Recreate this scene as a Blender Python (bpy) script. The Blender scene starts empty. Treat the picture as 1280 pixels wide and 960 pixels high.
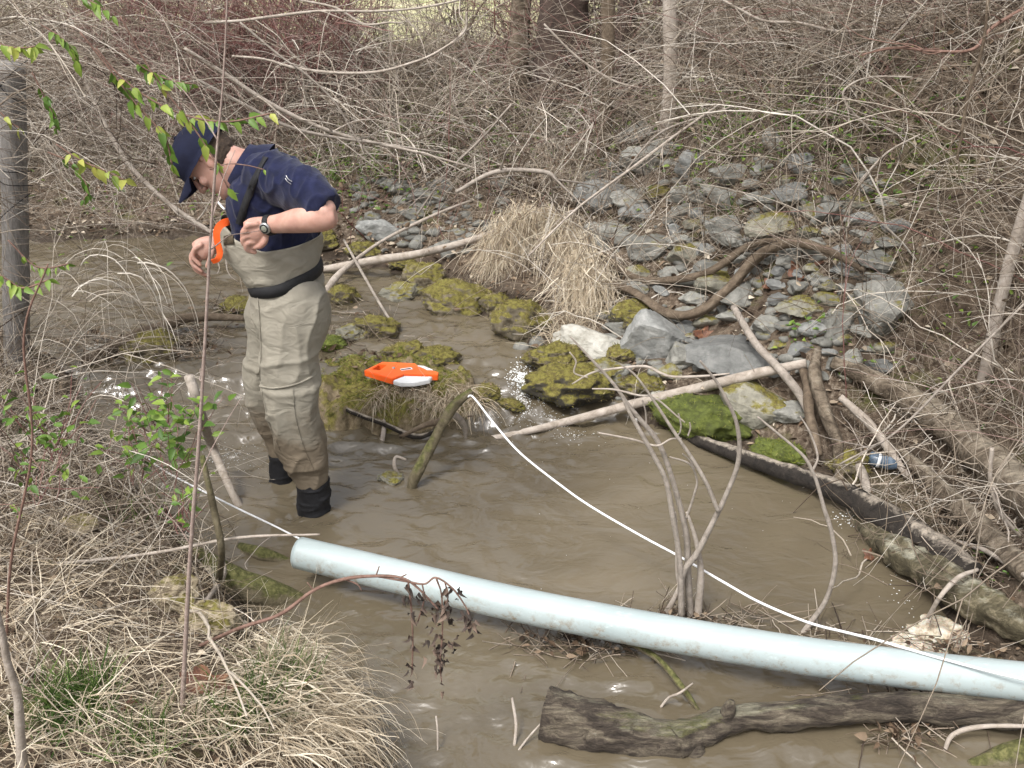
import bpy, bmesh, math, random
import numpy as np
from mathutils import Vector, Matrix
rng = np.random.default_rng(7)
random.seed(7)
S = bpy.context.scene
COL = S.collection
# ------------------------------------------------------------------ camera
CAM = np.array((0.0, 0.0, 2.15)); PITCH = math.radians(25.0); FPX = 1250.0
cd = bpy.data.cameras.new("camera"); cam = bpy.data.objects.new("camera", cd); COL.objects.link(cam)
cam.location = CAM; cam.rotation_euler = (math.radians(65.0), 0, 0)
cd.sensor_width = 36.0; cd.lens = FPX / 1280 * 36.0; cd.clip_start = 0.05; cd.clip_end = 1500
S.camera = cam
# ------------------------------------------------------------------ world / sun / exposure
SUN_EL, SUN_AZ = math.radians(58), math.radians(215)      # azimuth clockwise from +Y: high, behind-left of the camera
w = bpy.data.worlds.new("World"); S.world = w; w.use_nodes = True
nt = w.node_tree; nt.nodes.clear()
sky = nt.nodes.new("ShaderNodeTexSky"); sky.sky_type = 'NISHITA'; sky.sun_disc = False
sky.sun_elevation = SUN_EL; sky.sun_rotation = SUN_AZ; sky.air_density = 1.0; sky.dust_density = 6.0; sky.ozone_density = 1.0
hsv = nt.nodes.new("ShaderNodeHueSaturation"); hsv.inputs['Saturation'].default_value = 0.30
bg = nt.nodes.new("ShaderNodeBackground"); bg.inputs['Strength'].default_value = 0.15
wo = nt.nodes.new("ShaderNodeOutputWorld")
nt.links.new(sky.outputs[0], hsv.inputs['Color']); nt.links.new(hsv.outputs[0], bg.inputs[0]); nt.links.new(bg.outputs[0], wo.inputs[0])
sd_ = bpy.data.lights.new("sun", 'SUN'); sd_.energy = 1.5; sd_.angle = math.radians(12); sd_.color = (1.0, 0.985, 0.965)
sun = bpy.data.objects.new("sun", sd_); COL.objects.link(sun)
sun.rotation_euler = (math.radians(90) - SUN_EL, 0, math.pi - SUN_AZ)
S.view_settings.view_transform = 'Standard'; S.view_settings.look = 'None'
S.view_settings.exposure = 0.80; S.view_settings.gamma = 1.0; S.view_settings.use_curve_mapping = False
S.render.engine = 'CYCLES'
S.cycles.max_bounces = 5; S.cycles.diffuse_bounces = 3; S.cycles.glossy_bounces = 3; S.cycles.transmission_bounces = 4
# ------------------------------------------------------------------ picture <-> world helpers (used once, to measure positions)
cs_, sn_ = math.cos(PITCH), math.sin(PITCH)
def ray(px, py):
    u = (px - 640) / FPX; v = (480 - py) / FPX
    return np.array((u, cs_ + v * sn_, -sn_ + v * cs_))
def at(px, py, z=0.0):
    d = ray(px, py); t = (z - CAM[2]) / d[2]; return CAM + d * t
def atY(px, py, Y):
    d = ray(px, py); return CAM + d * (Y / d[1])
def dist(p): return float(np.dot(np.asarray(p) - CAM, (0, cs_, -sn_)))   # depth along the lens axis
# ------------------------------------------------------------------ noise
_perm = np.random.default_rng(3).permutation(256); _perm = np.concatenate([_perm, _perm, _perm])
_val = np.random.default_rng(4).random(256)
def vnoise(p):
    p = np.asarray(p, float); i = np.floor(p).astype(int); f = p - i; f = f * f * (3 - 2 * f); i &= 255
    def h(a, b, c): return _val[_perm[_perm[_perm[(i[..., 0] + a) & 255] + ((i[..., 1] + b) & 255)] + ((i[..., 2] + c) & 255)]]
    x, y, z = f[..., 0], f[..., 1], f[..., 2]
    l = lambda a, b, t: a + (b - a) * t
    return l(l(l(h(0,0,0), h(1,0,0), x), l(h(0,1,0), h(1,1,0), x), y), l(l(h(0,0,1), h(1,0,1), x), l(h(0,1,1), h(1,1,1), x), y), z) * 2 - 1
def fbm(p, sc=1.0, oc=4, gain=0.5):
    p = np.asarray(p, float) * sc; a = 1.0; r = 0; 
    for o in range(oc):
        r = r + a * vnoise(p + 17.3 * o); p = p * 2.03; a *= gain
    return r
def sstep(a, b, x):
    t = np.clip((x - a) / (b - a), 0, 1); return t * t * (3 - 2 * t)
# ------------------------------------------------------------------ linking objects
def tag(o, label=None, cat=None, group=None, kind=None):
    if label: o['label'] = label
    if cat: o['category'] = cat
    if group: o['group'] = group
    if kind: o['kind'] = kind
    return o
def mesh_obj(name, V, F, mat, parent=None, origin=None, smooth=True, attrs=None):
    V = np.asarray(V, float).reshape(-1, 3)
    me = bpy.data.meshes.new(name)
    if origin is None: origin = np.zeros(3)
    origin = np.asarray(origin, float)
    loc = origin
    if parent is not None and parent.parent is None: base = np.array(parent.location)
    elif parent is not None: base = np.array(parent.location) + np.array(parent.parent.location)
    else: base = np.zeros(3)
    V = V - (origin if parent is None else base)
    if isinstance(F, np.ndarray):
        n = F.shape[1]
        me.vertices.add(len(V)); me.vertices.foreach_set('co', V.ravel())
        me.loops.add(F.size); me.loops.foreach_set('vertex_index', F.ravel().astype(np.int32))
        me.polygons.add(len(F)); me.polygons.foreach_set('loop_start', np.arange(0, F.size, n, dtype=np.int32))
        me.update(calc_edges=True)
    else:
        me.from_pydata([tuple(v) for v in V], [], [tuple(f) for f in F]); me.update()
    if smooth: me.polygons.foreach_set('use_smooth', np.ones(len(me.polygons), bool))
    if attrs:
        for k, a in attrs.items():
            at_ = me.attributes.new(k, 'FLOAT', 'POINT'); at_.data.foreach_set('value', np.asarray(a, np.float32).ravel())
    if isinstance(mat, (list, tuple)):
        for m_ in mat: me.materials.append(m_)
    elif mat: me.materials.append(mat)
    o = bpy.data.objects.new(name, me); COL.objects.link(o)
    if parent is not None: o.parent = parent
    else: o.location = loc
    return o
def empty(name, loc, label, cat, group=None):
    o = bpy.data.objects.new(name, None); COL.objects.link(o); o.location = loc; o.empty_display_size = 0.05
    return tag(o, label, cat, group)
# ------------------------------------------------------------------ material kit
def new_mat(name):
    m = bpy.data.materials.new(name); m.use_nodes = True
    t = m.node_tree; t.nodes.clear()
    out = t.nodes.new("ShaderNodeOutputMaterial"); b = t.nodes.new("ShaderNodeBsdfPrincipled")
    t.links.new(b.outputs[0], out.inputs[0]); return m, t, b
def nd(t, typ, **kw):
    n = t.nodes.new(typ)
    for k, v in kw.items():
        if k in n.inputs: n.inputs[k].default_value = v
        else: setattr(n, k, v)
    return n
def ramp(t, fac, stops):
    r = t.nodes.new("ShaderNodeValToRGB"); e = r.color_ramp.elements
    while len(e) < len(stops): e.new(0.5)
    for el, (p, c) in zip(e, stops): el.position = p; el.color = (*c, 1)
    t.links.new(fac, r.inputs[0]); return r.outputs[0]
def coords(t, kind='Object', scale=None):
    tc = t.nodes.new("ShaderNodeTexCoord"); o = tc.outputs[kind]
    if scale:
        mp = t.nodes.new("ShaderNodeMapping"); mp.inputs['Scale'].default_value = scale; t.links.new(o, mp.inputs[0]); o = mp.outputs[0]
    return o
def noise(t, co, scale, detail=5, rough=0.6, dist_=0.0):
    n = nd(t, "ShaderNodeTexNoise", Scale=scale, Detail=detail, Roughness=rough, Distortion=dist_); t.links.new(co, n.inputs['Vector']); return n.outputs['Fac']
def mixc(t, fac, a, b, mode='MIX'):
    m = t.nodes.new("ShaderNodeMix"); m.data_type = 'RGBA'; m.blend_type = mode
    if isinstance(fac, float): m.inputs[0].default_value = fac
    else: t.links.new(fac, m.inputs[0])
    for s, v in ((6, a), (7, b)):
        if isinstance(v, tuple): m.inputs[s].default_value = (*v, 1)
        else: t.links.new(v, m.inputs[s])
    return m.outputs[2]
def bump(t, b, h, strength, distance=0.01, normal_in=None):
    n = nd(t, "ShaderNodeBump", Strength=strength, Distance=distance); t.links.new(h, n.inputs['Height'])
    if normal_in is not None: t.links.new(normal_in, n.inputs['Normal'])
    t.links.new(n.outputs[0], b.inputs['Normal']); return n.outputs[0]
def attr(t, name):
    n = t.nodes.new("ShaderNodeAttribute"); n.attribute_name = name; return n.outputs['Fac']
def upness(t):
    g = t.nodes.new("ShaderNodeNewGeometry"); s = t.nodes.new("ShaderNodeSeparateXYZ"); t.links.new(g.outputs['Normal'], s.inputs[0]); return s.outputs['Z']
def mth(t, op, a, b=None, clamp=False):
    m = t.nodes.new("ShaderNodeMath"); m.operation = op; m.use_clamp = clamp
    for i, v in enumerate((a, b)):
        if v is None: continue
        if isinstance(v, (int, float)): m.inputs[i].default_value = v
        else: t.links.new(v, m.inputs[i])
    return m.outputs[0]
def simple_mat(name, stops, scale=12, rough=0.8, bstr=0.3, bscale=None, detail=6, bdist=0.01, stretch=None, spec=0.5, dstr=0.0):
    m, t, b = new_mat(name); co = coords(t, 'Object', stretch)
    n = noise(t, co, scale, detail, 0.62, dstr); t.links.new(ramp(t, n, stops), b.inputs['Base Color'])
    b.inputs['Roughness'].default_value = rough; b.inputs['Specular IOR Level'].default_value = spec
    if bstr: bump(t, b, noise(t, co, bscale or scale * 3, detail, 0.65, dstr), bstr, bdist)
    return m
def var_mat(name, stops, rough=0.8, spec=0.3, mott=0.35, mscale=60, trans=0.0):
    """strand material: colour picked per strand by the 'var' attribute, mottled along its length"""
    m, t, b = new_mat(name)
    c = ramp(t, attr(t, 'var'), stops)
    n = noise(t, coords(t), mscale, 3)
    k = mth(t, 'MULTIPLY_ADD', n, mott * 2); k.node.inputs[2].default_value = 1 - mott
    cc = nd(t, "ShaderNodeMix"); cc.data_type = 'RGBA'; cc.blend_type = 'MULTIPLY'; cc.inputs[0].default_value = 1.0
    t.links.new(c, cc.inputs[6]); cb = t.nodes.new("ShaderNodeCombineColor")
    for i in range(3): t.links.new(k, cb.inputs[i])
    t.links.new(cb.outputs[0], cc.inputs[7]); t.links.new(cc.outputs[2], b.inputs['Base Color'])
    b.inputs['Roughness'].default_value = rough; b.inputs['Specular IOR Level'].default_value = spec
    if trans:
        out = t.nodes["Material Output"]; tr = t.nodes.new("ShaderNodeBsdfTranslucent"); t.links.new(cc.outputs[2], tr.inputs[0])
        ms = t.nodes.new("ShaderNodeMixShader"); ms.inputs[0].default_value = trans
        t.links.new(b.outputs[0], ms.inputs[1]); t.links.new(tr.outputs[0], ms.inputs[2]); t.links.new(ms.outputs[0], out.inputs[0])
    return m
# ------------------------------------------------------------------ strand geometry (vectorised)
def frames(P):
    T = np.empty_like(P); T[:, 1:-1] = P[:, 2:] - P[:, :-2]; T[:, 0] = P[:, 1] - P[:, 0]; T[:, -1] = P[:, -1] - P[:, -2]
    T /= np.linalg.norm(T, axis=2, keepdims=True) + 1e-9
    ref = np.where(np.abs(T[..., 2:3]) > 0.92, np.array((1., 0, 0)), np.array((0., 0, 1)))
    A = np.cross(T, ref); A /= np.linalg.norm(A, axis=2, keepdims=True) + 1e-9
    return T, A, np.cross(T, A)
def strands_mesh(P, R, var, sides=3):
    """P (N,K,3) polylines, R (N,K) radii -> tube vertices/quads and the per-vertex var"""
    N, K, _ = P.shape; T, A, B = frames(P)
    an = np.arange(sides) * 2 * math.pi / sides
    V = P[:, :, None] + R[:, :, None, None] * (np.cos(an)[None, None, :, None] * A[:, :, None] + np.sin(an)[None, None, :, None] * B[:, :, None])
    idx = np.arange(N * K * sides).reshape(N, K, sides)
    a = idx[:, :-1]; b = idx[:, 1:]
    F = np.stack([a, np.roll(a, -1, 2), np.roll(b, -1, 2), b], -1).reshape(-1, 4)
    return V.reshape(-1, 3), F, np.repeat(var, K * sides)
def ribbons_mesh(P, W, var, side=None):
    N, K, _ = P.shape; T, A, B = frames(P)
    if side is not None:
        A = np.cross(T, np.cross(side[:, None, :], T)); A /= np.linalg.norm(A, axis=2, keepdims=True) + 1e-9
    V = np.stack([P - A * W[..., None], P + A * W[..., None]], 2)
    idx = np.arange(N * K * 2).reshape(N, K, 2)
    F = np.stack([idx[:, :-1, 0], idx[:, :-1, 1], idx[:, 1:, 1], idx[:, 1:, 0]], -1).reshape(-1, 4)
    return V.reshape(-1, 3), F, np.repeat(var, K * 2)
class Bag:
    def __init__(s): s.V = []; s.F = []; s.A = []; s.n = 0
    def add(s, V, F, A=None):
        s.V.append(V); s.F.append(F + s.n); s.A.append(np.zeros(len(V)) if A is None else A); s.n += len(V)
    def build(s, name, mat, parent=None, origin=None, smooth=True):
        return mesh_obj(name, np.concatenate(s.V), np.concatenate(s.F), mat, parent, origin, smooth, {'var': np.concatenate(s.A)})
def grow(P0, D0, L, K=8, grav=0.5, wig=0.25, floor=None, kink=0.0):
    """grow N strands: start points, directions, lengths; bends down with grav, wanders with wig"""
    N = len(P0); D = D0 / np.linalg.norm(D0, axis=1, keepdims=True); P = np.empty((N, K, 3)); P[:, 0] = P0
    st = (L / (K - 1))[:, None]; G = np.zeros((N, 3)); gv = np.broadcast_to(grav, (N,))
    for k in range(1, K):
        D = D + rng.normal(0, wig, (N, 3)) * 0.5 * np.exp(rng.normal(0, .7, (N, 1))); D[:, 2] -= gv * 2.0 / K * (L if np.ndim(L) else 1)
        D /= np.linalg.norm(D, axis=1, keepdims=True)
        P[:, k] = P[:, k - 1] + D * st
        if floor is not None:
            h = floor(P[:, k, 0], P[:, k, 1]) + 0.006
            P[:, k, 2] = np.maximum(P[:, k, 2], h)
    return P
def project(P):
    q = P - CAM; zc = q[..., 1] * cs_ - q[..., 2] * sn_; yc = q[..., 1] * sn_ + q[..., 2] * cs_
    zc = np.maximum(zc, .05); return 640 + FPX * q[..., 0] / zc, 480 - FPX * yc / zc, q[..., 1]
# openings in the growth, seen from the path: the man, the post and the open pool stay clear of most stems
OPEN = [(735, 1090, 215, 470, 12, .1), (228, 425, 165, 560, 3.45, .93), (-40, 42, 90, 430, 3.75, .8), (420, 1060, 470, 770, 3.9, .9), (540, 1000, 340, 470, 4.6, .75), (300, 400, 560, 760, 3.4, .9), (440, 700, 640, 960, 3.0, .8)]
def keepmask(P):
    x, y, Y = project(P); k = np.ones(len(P), bool)
    for (x0, x1, y0, y1, Ym, pr) in OPEN:
        hit_ = ((x > x0) & (x < x1) & (y > y0) & (y < y1) & (Y < Ym)).any(1); k &= ~(hit_ & (rng.random(len(P)) < pr))
    return k
def taper(N, K, r0, r1=0.35):
    return (np.asarray(r0) * np.ones(N))[:, None] * np.linspace(1, r1, K)[None]
def spline(pts, n=24):
    """Catmull-Rom through rows of any width"""
    p = np.asarray(pts, float); p = np.vstack([2 * p[0] - p[1], p, 2 * p[-1] - p[-2]]); m = len(p) - 3
    out = []
    for i in range(m):
        k = max(2, int(round(n / m))); tt = np.linspace(0, 1, k, endpoint=(i == m - 1))
        for t_ in tt:
            a, b, c, d = p[i:i + 4]
            out.append(0.5 * ((2 * b) + (-a + c) * t_ + (2 * a - 5 * b + 4 * c - d) * t_ ** 2 + (-a + 3 * b - 3 * c + d) * t_ ** 3))
    return np.array(out)
def tube(pts, rad, sides=12, n=24, rough=0.0, rs=12.0, cap=True, flute=0.0, seed=0.0, raw=False):
    """one smooth limb through pts (M,3) with radii (M,), optional lumpy bark; returns V, F(list)"""
    q = np.column_stack([np.asarray(pts, float), np.asarray(rad, float)]); q = q if raw else spline(q, n)
    P, R = q[:, :3], np.maximum(q[:, 3], 1e-4); K = len(P)
    T = np.gradient(P, axis=0); T /= np.linalg.norm(T, axis=1, keepdims=True) + 1e-9
    A = np.zeros_like(P); a = np.cross(T[0], (0, 0, 1.0)); a = a if np.linalg.norm(a) > 0.2 else np.cross(T[0], (1.0, 0, 0)); a /= np.linalg.norm(a)
    for k in range(K):
        a = a - T[k] * np.dot(a, T[k]); a /= np.linalg.norm(a) + 1e-9; A[k] = a
    B = np.cross(T, A); an = np.arange(sides) * 2 * math.pi / sides
    dirs = np.cos(an)[None, :, None] * A[:, None] + np.sin(an)[None, :, None] * B[:, None]
    rr = R[:, None] * np.ones((1, sides))
    if flute: rr = rr * (1 + flute * np.sin(an * 5 + seed)[None] * 0.5 + flute * np.sin(an * 3 + seed * 2 + np.linspace(0, 3, K)[:, None]) * 0.5)
    V = P[:, None] + dirs * rr[..., None]
    if rough:
        nn = fbm(V * rs + seed, 1.0, 4) ; V = P[:, None] + dirs * (rr * (1 + rough * nn))[..., None]
    V = V.reshape(-1, 3); F = []
    for k in range(K - 1):
        for s in range(sides):
            F.append((k * sides + s, k * sides + (s + 1) % sides, (k + 1) * sides + (s + 1) % sides, (k + 1) * sides + s))
    if cap:
        F.append(tuple(range(sides))[::-1]); F.append(tuple((K - 1) * sides + s for s in range(sides)))
    return V, F
def join(parts):
    V = []; F = []; n = 0
    for v, f in parts:
        V.append(np.asarray(v)); F += [tuple(i + n for i in q) for q in f]; n += len(v)
    return np.concatenate(V), F
# ================================================================== TERRAIN
def W0(px, py, z=0.0): p = at(px, py, z); return (p[0], p[1])
far_px = [(60,303,.12),(150,300,.12),(240,298,.12),(330,315,.12),(430,335,.12),(500,345,.12),(560,372,.12),(605,395,.12),(640,415,.12),(662,445,.10),(668,480,.05),
          (705,505,.0),(770,518,.0),(850,540,.0),(905,562,.0),(960,580,.0),(1010,605,.0),(1060,600,.0),(1110,580,.0),(1165,625,.0),(1190,690,.0),(1170,760,.0),(1215,815,.0),(1300,850,.0)]
near_px = [(480,960,0),(462,905,0),(425,868,0),(380,850,0),(345,815,0),(318,775,0),(300,745,0),(255,700,0),(225,650,0),(170,610,0),(140,570,0),(120,520,.1),(95,470,.12),(40,440,.12)]
FARP = [W0(*p) for p in far_px]; NEARP = [W0(*p) for p in near_px]
POLY = [(-9.0, 6.3)] + FARP + [(2.4, 2.45), (4.5, 2.2), (9, 1.8), (9, 0.6), (2.0, 1.0), (0.6, 1.15), (0.0, 1.45), (-0.22, 1.8)] + NEARP + [(-3.4, 4.75), (-9.0, 4.2)]
NF = 1 + len(FARP) + 3                    # edges before this index belong to the far/right bank
POLY = np.array(POLY)
def sdist(x, y):
    """distance to the waterline (outside +, inside -) and weight of the far bank (1) against the near bank (0)"""
    x = np.asarray(x, float); y = np.asarray(y, float); sh = x.shape; q = np.column_stack([x.ravel(), y.ravel()])
    best = np.full(len(q), 1e9); bf = np.full(len(q), 1e9); bn = np.full(len(q), 1e9); inside = np.zeros(len(q), bool)
    n = len(POLY)
    for i in range(n):
        a = POLY[i]; b = POLY[(i + 1) % n]; ab = b - a
        t = np.clip(((q - a) @ ab) / (ab @ ab), 0, 1); d = np.linalg.norm(q - (a + t[:, None] * ab), axis=1)
        if i < NF: bf = np.minimum(bf, d)
        else: bn = np.minimum(bn, d)
        c = ((a[1] > q[:, 1]) != (b[1] > q[:, 1])); xi = ab[0] * (q[:, 1] - a[1]) / (ab[1] if abs(ab[1]) > 1e-9 else 1e-9) + a[0]
        inside ^= c & (q[:, 0] < xi)
    best = np.minimum(bf, bn); sd = np.where(inside, -best, best)
    return sd.reshape(sh), sstep(-0.15, 0.15, bn - bf).reshape(sh)
def wlevel(x, y):
    n = fbm(np.stack([x, y, 0 * x], -1), 1.7, 2) * 0.10
    return 0.12 * sstep(4.12, 4.42, y + n + 0.12 * np.clip(x, -1, 1))
def Hfun(x, y):
    x = np.asarray(x, float); y = np.asarray(y, float)
    sd, fw = sdist(x, y); p3 = np.stack([x, y, 0 * x], -1)
    wob = fbm(p3 + 5.1, 1.3, 3); fine = fbm(p3 + 2.2, 7.0, 4)
    wl = wlevel(x, y)
    top = 1.05 + 0.65 * sstep(0.9, 2.4, x) + 0.2 * sstep(-2, -5, x); wdt = 2.7 - 1.45 * sstep(0.5, 1.7, x)
    s = np.clip(sd / wdt, 0, 1)
    far = wl + (top - wl) * (0.55 * sstep(0, 1, s) + 0.45 * s) + wob * 0.07 * sstep(0, .5, sd) + fine * 0.022
    far = far + sstep(12, 60, y) * 0.25 * wob
    s2 = np.clip(sd / 0.55, 0, 1)
    near = wl + 0.36 * np.sqrt(s2) * sstep(0, .35, s2 + .1) + 0.10 * sstep(0.4, 1.6, sd) + wob * 0.04 * s2 + fine * 0.022 * (0.4 + s2)
    out = far * fw + near * (1 - fw)
    ins = wl - 0.03 - 0.22 * sstep(0, 0.5, -sd)
    return np.where(sd > 0, out, ins)
xs = np.concatenate([-np.geomspace(160, 5.3, 26), np.arange(-5.2, 4.6, 0.035), np.geomspace(4.7, 160, 26)])
ys = np.concatenate([[-60, -30, -12, -5, -2], np.arange(-0.6, 9.5, 0.035), np.geomspace(9.6, 260, 34)])
GX, GY = np.meshgrid(xs, ys); GZ = Hfun(GX, GY)
# cached lookup for fast sampling over the fine area
_fx = np.arange(-5.2, 4.6, 0.035); _ix0 = 26; _iy0 = 5; _ny = len(np.arange(-0.6, 9.5, 0.035))
def Hq(x, y):
    x = np.asarray(x, float); y = np.asarray(y, float)
    fi = np.clip((x + 5.2) / 0.035, 0, len(_fx) - 1.001); fj = np.clip((y + 0.6) / 0.035, 0, _ny - 1.001)
    i = fi.astype(int); j = fj.astype(int); a = fi - i; b = fj - j; G = GZ[_iy0:_iy0 + _ny, _ix0:_ix0 + len(_fx)]
    return (G[j, i] * (1 - a) + G[j, i + 1] * a) * (1 - b) + (G[j + 1, i] * (1 - a) + G[j + 1, i + 1] * a) * b
def hit(px, py):
    d = ray(px, py); ts = np.arange(1.2, 14, 0.01); P = CAM + d * ts[:, None]
    g = np.maximum(Hq(P[:, 0], P[:, 1]), wlevel(P[:, 0], P[:, 1])); k = np.argmax(P[:, 2] < g); return P[k] if P[k, 2] < g[k] else P[-1]
nr, nc = GX.shape; idx = np.arange(nr * nc).reshape(nr, nc)
F = np.stack([idx[:-1, :-1], idx[:-1, 1:], idx[1:, 1:], idx[1:, :-1]], -1).reshape(-1, 4)
# ground material: damp soil and leaf litter, moss, and a pale spring meadow beyond the bank top
mg, t, b = new_mat("ground_soil")
co = coords(t)
soil = ramp(t, noise(t, co, 9, 8, 0.7), [(0.3, (.022, .015, .010)), (0.45, (.068, .048, .033)), (0.58, (.14, .106, .075)), (0.72, (.25, .20, .15))])
lit = ramp(t, noise(t, co, 46, 5, 0.7), [(0.3, (.035, .024, .016)), (0.5, (.12, .088, .062)), (0.68, (.34, .285, .22))])
c = mixc(t, ramp(t, noise(t, co, 3.3, 4), [(0.42, (0, 0, 0)), (0.58, (1, 1, 1))]), soil, lit)
mossc = ramp(t, noise(t, co, 30, 5), [(0.3, (.035, .045, .010)), (0.6, (.12, .135, .028)), (0.8, (.20, .20, .06))])
c = mixc(t, ramp(t, noise(t, co, 2.4, 6, 0.7), [(0.56, (0, 0, 0)), (0.68, (.75, .75, .75))]), c, mossc)
gy = nd(t, "ShaderNodeSeparateXYZ"); t.links.new(co, gy.inputs[0])
mead = ramp(t, noise(t, co, 1.1, 6, 0.7), [(0.3, (.26, .30, .12)), (0.5, (.48, .46, .26)), (0.7, (.60, .54, .38))])
mf = nd(t, "ShaderNodeMapRange"); mf.inputs[1].default_value = 8.6; mf.inputs[2].default_value = 10.5; t.links.new(gy.outputs['Y'], mf.inputs[0])
c = mixc(t, mf.outputs[0], c, mead); wt = mth(t, 'MULTIPLY', attr(t, 'wet'), ramp(t, noise(t, co, 14, 4), [(0.3, (.5, .5, .5)), (0.6, (1, 1, 1))]))
c = mixc(t, mth(t, 'MULTIPLY', wt, 0.8), c, (.020, .014, .009)); t.links.new(c, b.inputs['Base Color']); rg = mth(t, 'MULTIPLY_ADD', wt, -0.6); rg.node.inputs[2].default_value = 0.92; t.links.new(rg, b.inputs['Roughness']); b.inputs['Specular IOR Level'].default_value = 0.25
bump(t, b, noise(t, co, 60, 6, 0.7), 0.8, 0.02)
MAT_GROUND = mg
tag(mesh_obj("ground", np.stack([GX, GY, GZ], -1).reshape(-1, 3), F, mg, attrs={'wet': 1 - sstep(0.02, .09, GZ - wlevel(GX, GY))}), kind='structure')
# ================================================================== WATER
mw, t, b = new_mat("muddy_water")
co = coords(t)
c = ramp(t, noise(t, coords(t, 'Object', (.7, 1.3, 1)), 1.1, 3, 0.5, 1.2), [(0.3, (.090, .073, .048)), (0.5, (.120, .098, .064)), (0.7, (.154, .127, .086))])
# light scattered back by the mud below the surface does not follow the ripples; the mirror layer does
t.nodes.remove(b); out = t.nodes['Material Output']; df = t.nodes.new("ShaderNodeBsdfDiffuse"); t.links.new(c, df.inputs['Color'])
up = t.nodes.new("ShaderNodeCombineXYZ"); up.inputs[2].default_value = 1; t.links.new(up.outputs[0], df.inputs['Normal'])
gl = t.nodes.new("ShaderNodeBsdfGlossy"); gl.inputs['Roughness'].default_value = 0.13; fr_ = t.nodes.new("ShaderNodeFresnel"); fr_.inputs['IOR'].default_value = 1.95
mx = t.nodes.new("ShaderNodeMixShader"); t.links.new(fr_.outputs[0], mx.inputs[0]); t.links.new(df.outputs[0], mx.inputs[1]); t.links.new(gl.outputs[0], mx.inputs[2]); t.links.new(mx.outputs[0], out.inputs[0])
cs2 = coords(t, 'Object', (1.0, 1.6, 1.0))
h1 = noise(t, cs2, 5.0, 3, 0.5, .6); h2 = noise(t, cs2, 26, 3, 0.5, 0.8)
n1 = nd(t, "ShaderNodeBump", Strength=1.0, Distance=0.024); t.links.new(h1, n1.inputs['Height'])
n2 = nd(t, 'ShaderNodeBump', Strength=0.35, Distance=0.006); t.links.new(h2, n2.inputs['Height']); t.links.new(n1.outputs[0], n2.inputs['Normal'])
t.links.new(n2.outputs[0], gl.inputs['Normal']); t.links.new(n2.outputs[0], fr_.inputs['Normal'])
MAT_WATER = mw
wx = np.arange(-4.2, 2.9, 0.016); wy = np.arange(0.7, 7.4, 0.016); WX, WY = np.meshgrid(wx, wy)
def water_z(x, y):
    wl = wlevel(x, y); p = np.stack([x, y, 0 * x], -1)
    # the surface is roughened where the stream drops over the mossy bar and calms down in the pool
    act = np.exp(-((y - 4.28) / 0.28) ** 2) * 0.9 + 0.55 * sstep(4.3, 4.6, y)
    lf = np.exp(-(((x + 1.25) / .75) ** 2 + ((y - 3.9) / .55) ** 2)); act = act + lf * 1.0
    rt = np.exp(-(((x - 0.05) / .32) ** 2 + ((y - 4.1) / .35) ** 2)); act = act + rt * 0.9
    act = act + 0.40 * np.exp(-(((x + .35) / .5) ** 2 + ((y - 3.0) / .5) ** 2)) + 0.55 * sstep(2.8, 2.3, y)
    act = np.clip(act + 0.10, 0, 1.4)
    q = p * np.array((1.0, 1.55, 1.0)); q = q + 0.05 * np.stack([fbm(p + 3, 3, 2), fbm(p + 9, 3, 2), 0 * x], -1)
    a = fbm(q, 13, 3, 0.55)
    r = 1 - np.abs(fbm(q + 4.4, 8, 2)) * 2
    rr = 0
    for (cx, cy, k) in [(-.789, 3.40, 1.0), (-.97, 3.65, .9), (-.42, 3.6, .6), (.49, 2.78, .8), (-.1, 2.25, .5), (-.62, 2.62, .8)]:
        d_ = np.hypot(x - cx - .02, (y - cy) * 1.0); rr = rr + k * .0032 * np.cos(d_ * 95 + 2 * fbm(p + cx, 5, 2)) * np.exp(-d_ / .13)
    return wl + rr + act * (0.016 * a + 0.009 * r) + 0.0012 * fbm(q, 6, 2)
WZ = water_z(WX, WY)
idx = np.arange(WX.size).reshape(WX.shape)
F = np.stack([idx[:-1, :-1], idx[:-1, 1:], idx[1:, 1:], idx[1:, :-1]], -1).reshape(-1, 4)
tag(mesh_obj("water", np.stack([WX, WY, WZ], -1).reshape(-1, 3), F, mw), kind='structure')
for nm, (xa, xb, ya, yb, zz) in {"water_upstream": (-9, -4.2, 3.5, 7.4, .12), "water_downstream": (2.9, 9, .3, 3.0, 0.0)}.items():
    tag(mesh_obj(nm, [(xa, ya, zz), (xb, ya, zz), (xb, yb, zz), (xa, yb, zz)], [(0, 1, 2, 3)], mw), kind='structure')
# ================================================================== PERSON
from mathutils.bvhtree import BVHTree
def remesh(parts, vox, smooth=2, sfac=0.5):
    V, F = join(parts)
    me = bpy.data.meshes.new("tmp"); me.from_pydata([tuple(v) for v in V], [], F); me.update()
    o = bpy.data.objects.new("tmp", me); COL.objects.link(o)
    m = o.modifiers.new("r", 'REMESH'); m.mode = 'VOXEL'; m.voxel_size = vox
    if smooth: s = o.modifiers.new("s", 'SMOOTH'); s.factor = sfac; s.iterations = smooth
    dg = bpy.context.evaluated_depsgraph_get(); e = o.evaluated_get(dg).to_mesh()
    n = len(e.vertices); a = np.empty(n * 3); e.vertices.foreach_get('co', a)
    nn = np.empty(n * 3); e.vertices.foreach_get('normal', nn)
    f = [tuple(p.vertices) for p in e.polygons]
    bpy.data.objects.remove(o); bpy.data.meshes.remove(me)
    return a.reshape(-1, 3), f, nn.reshape(-1, 3)
def mpp(px, py, Y): d = ray(px, py); return (Y / d[1]) / FPX
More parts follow.
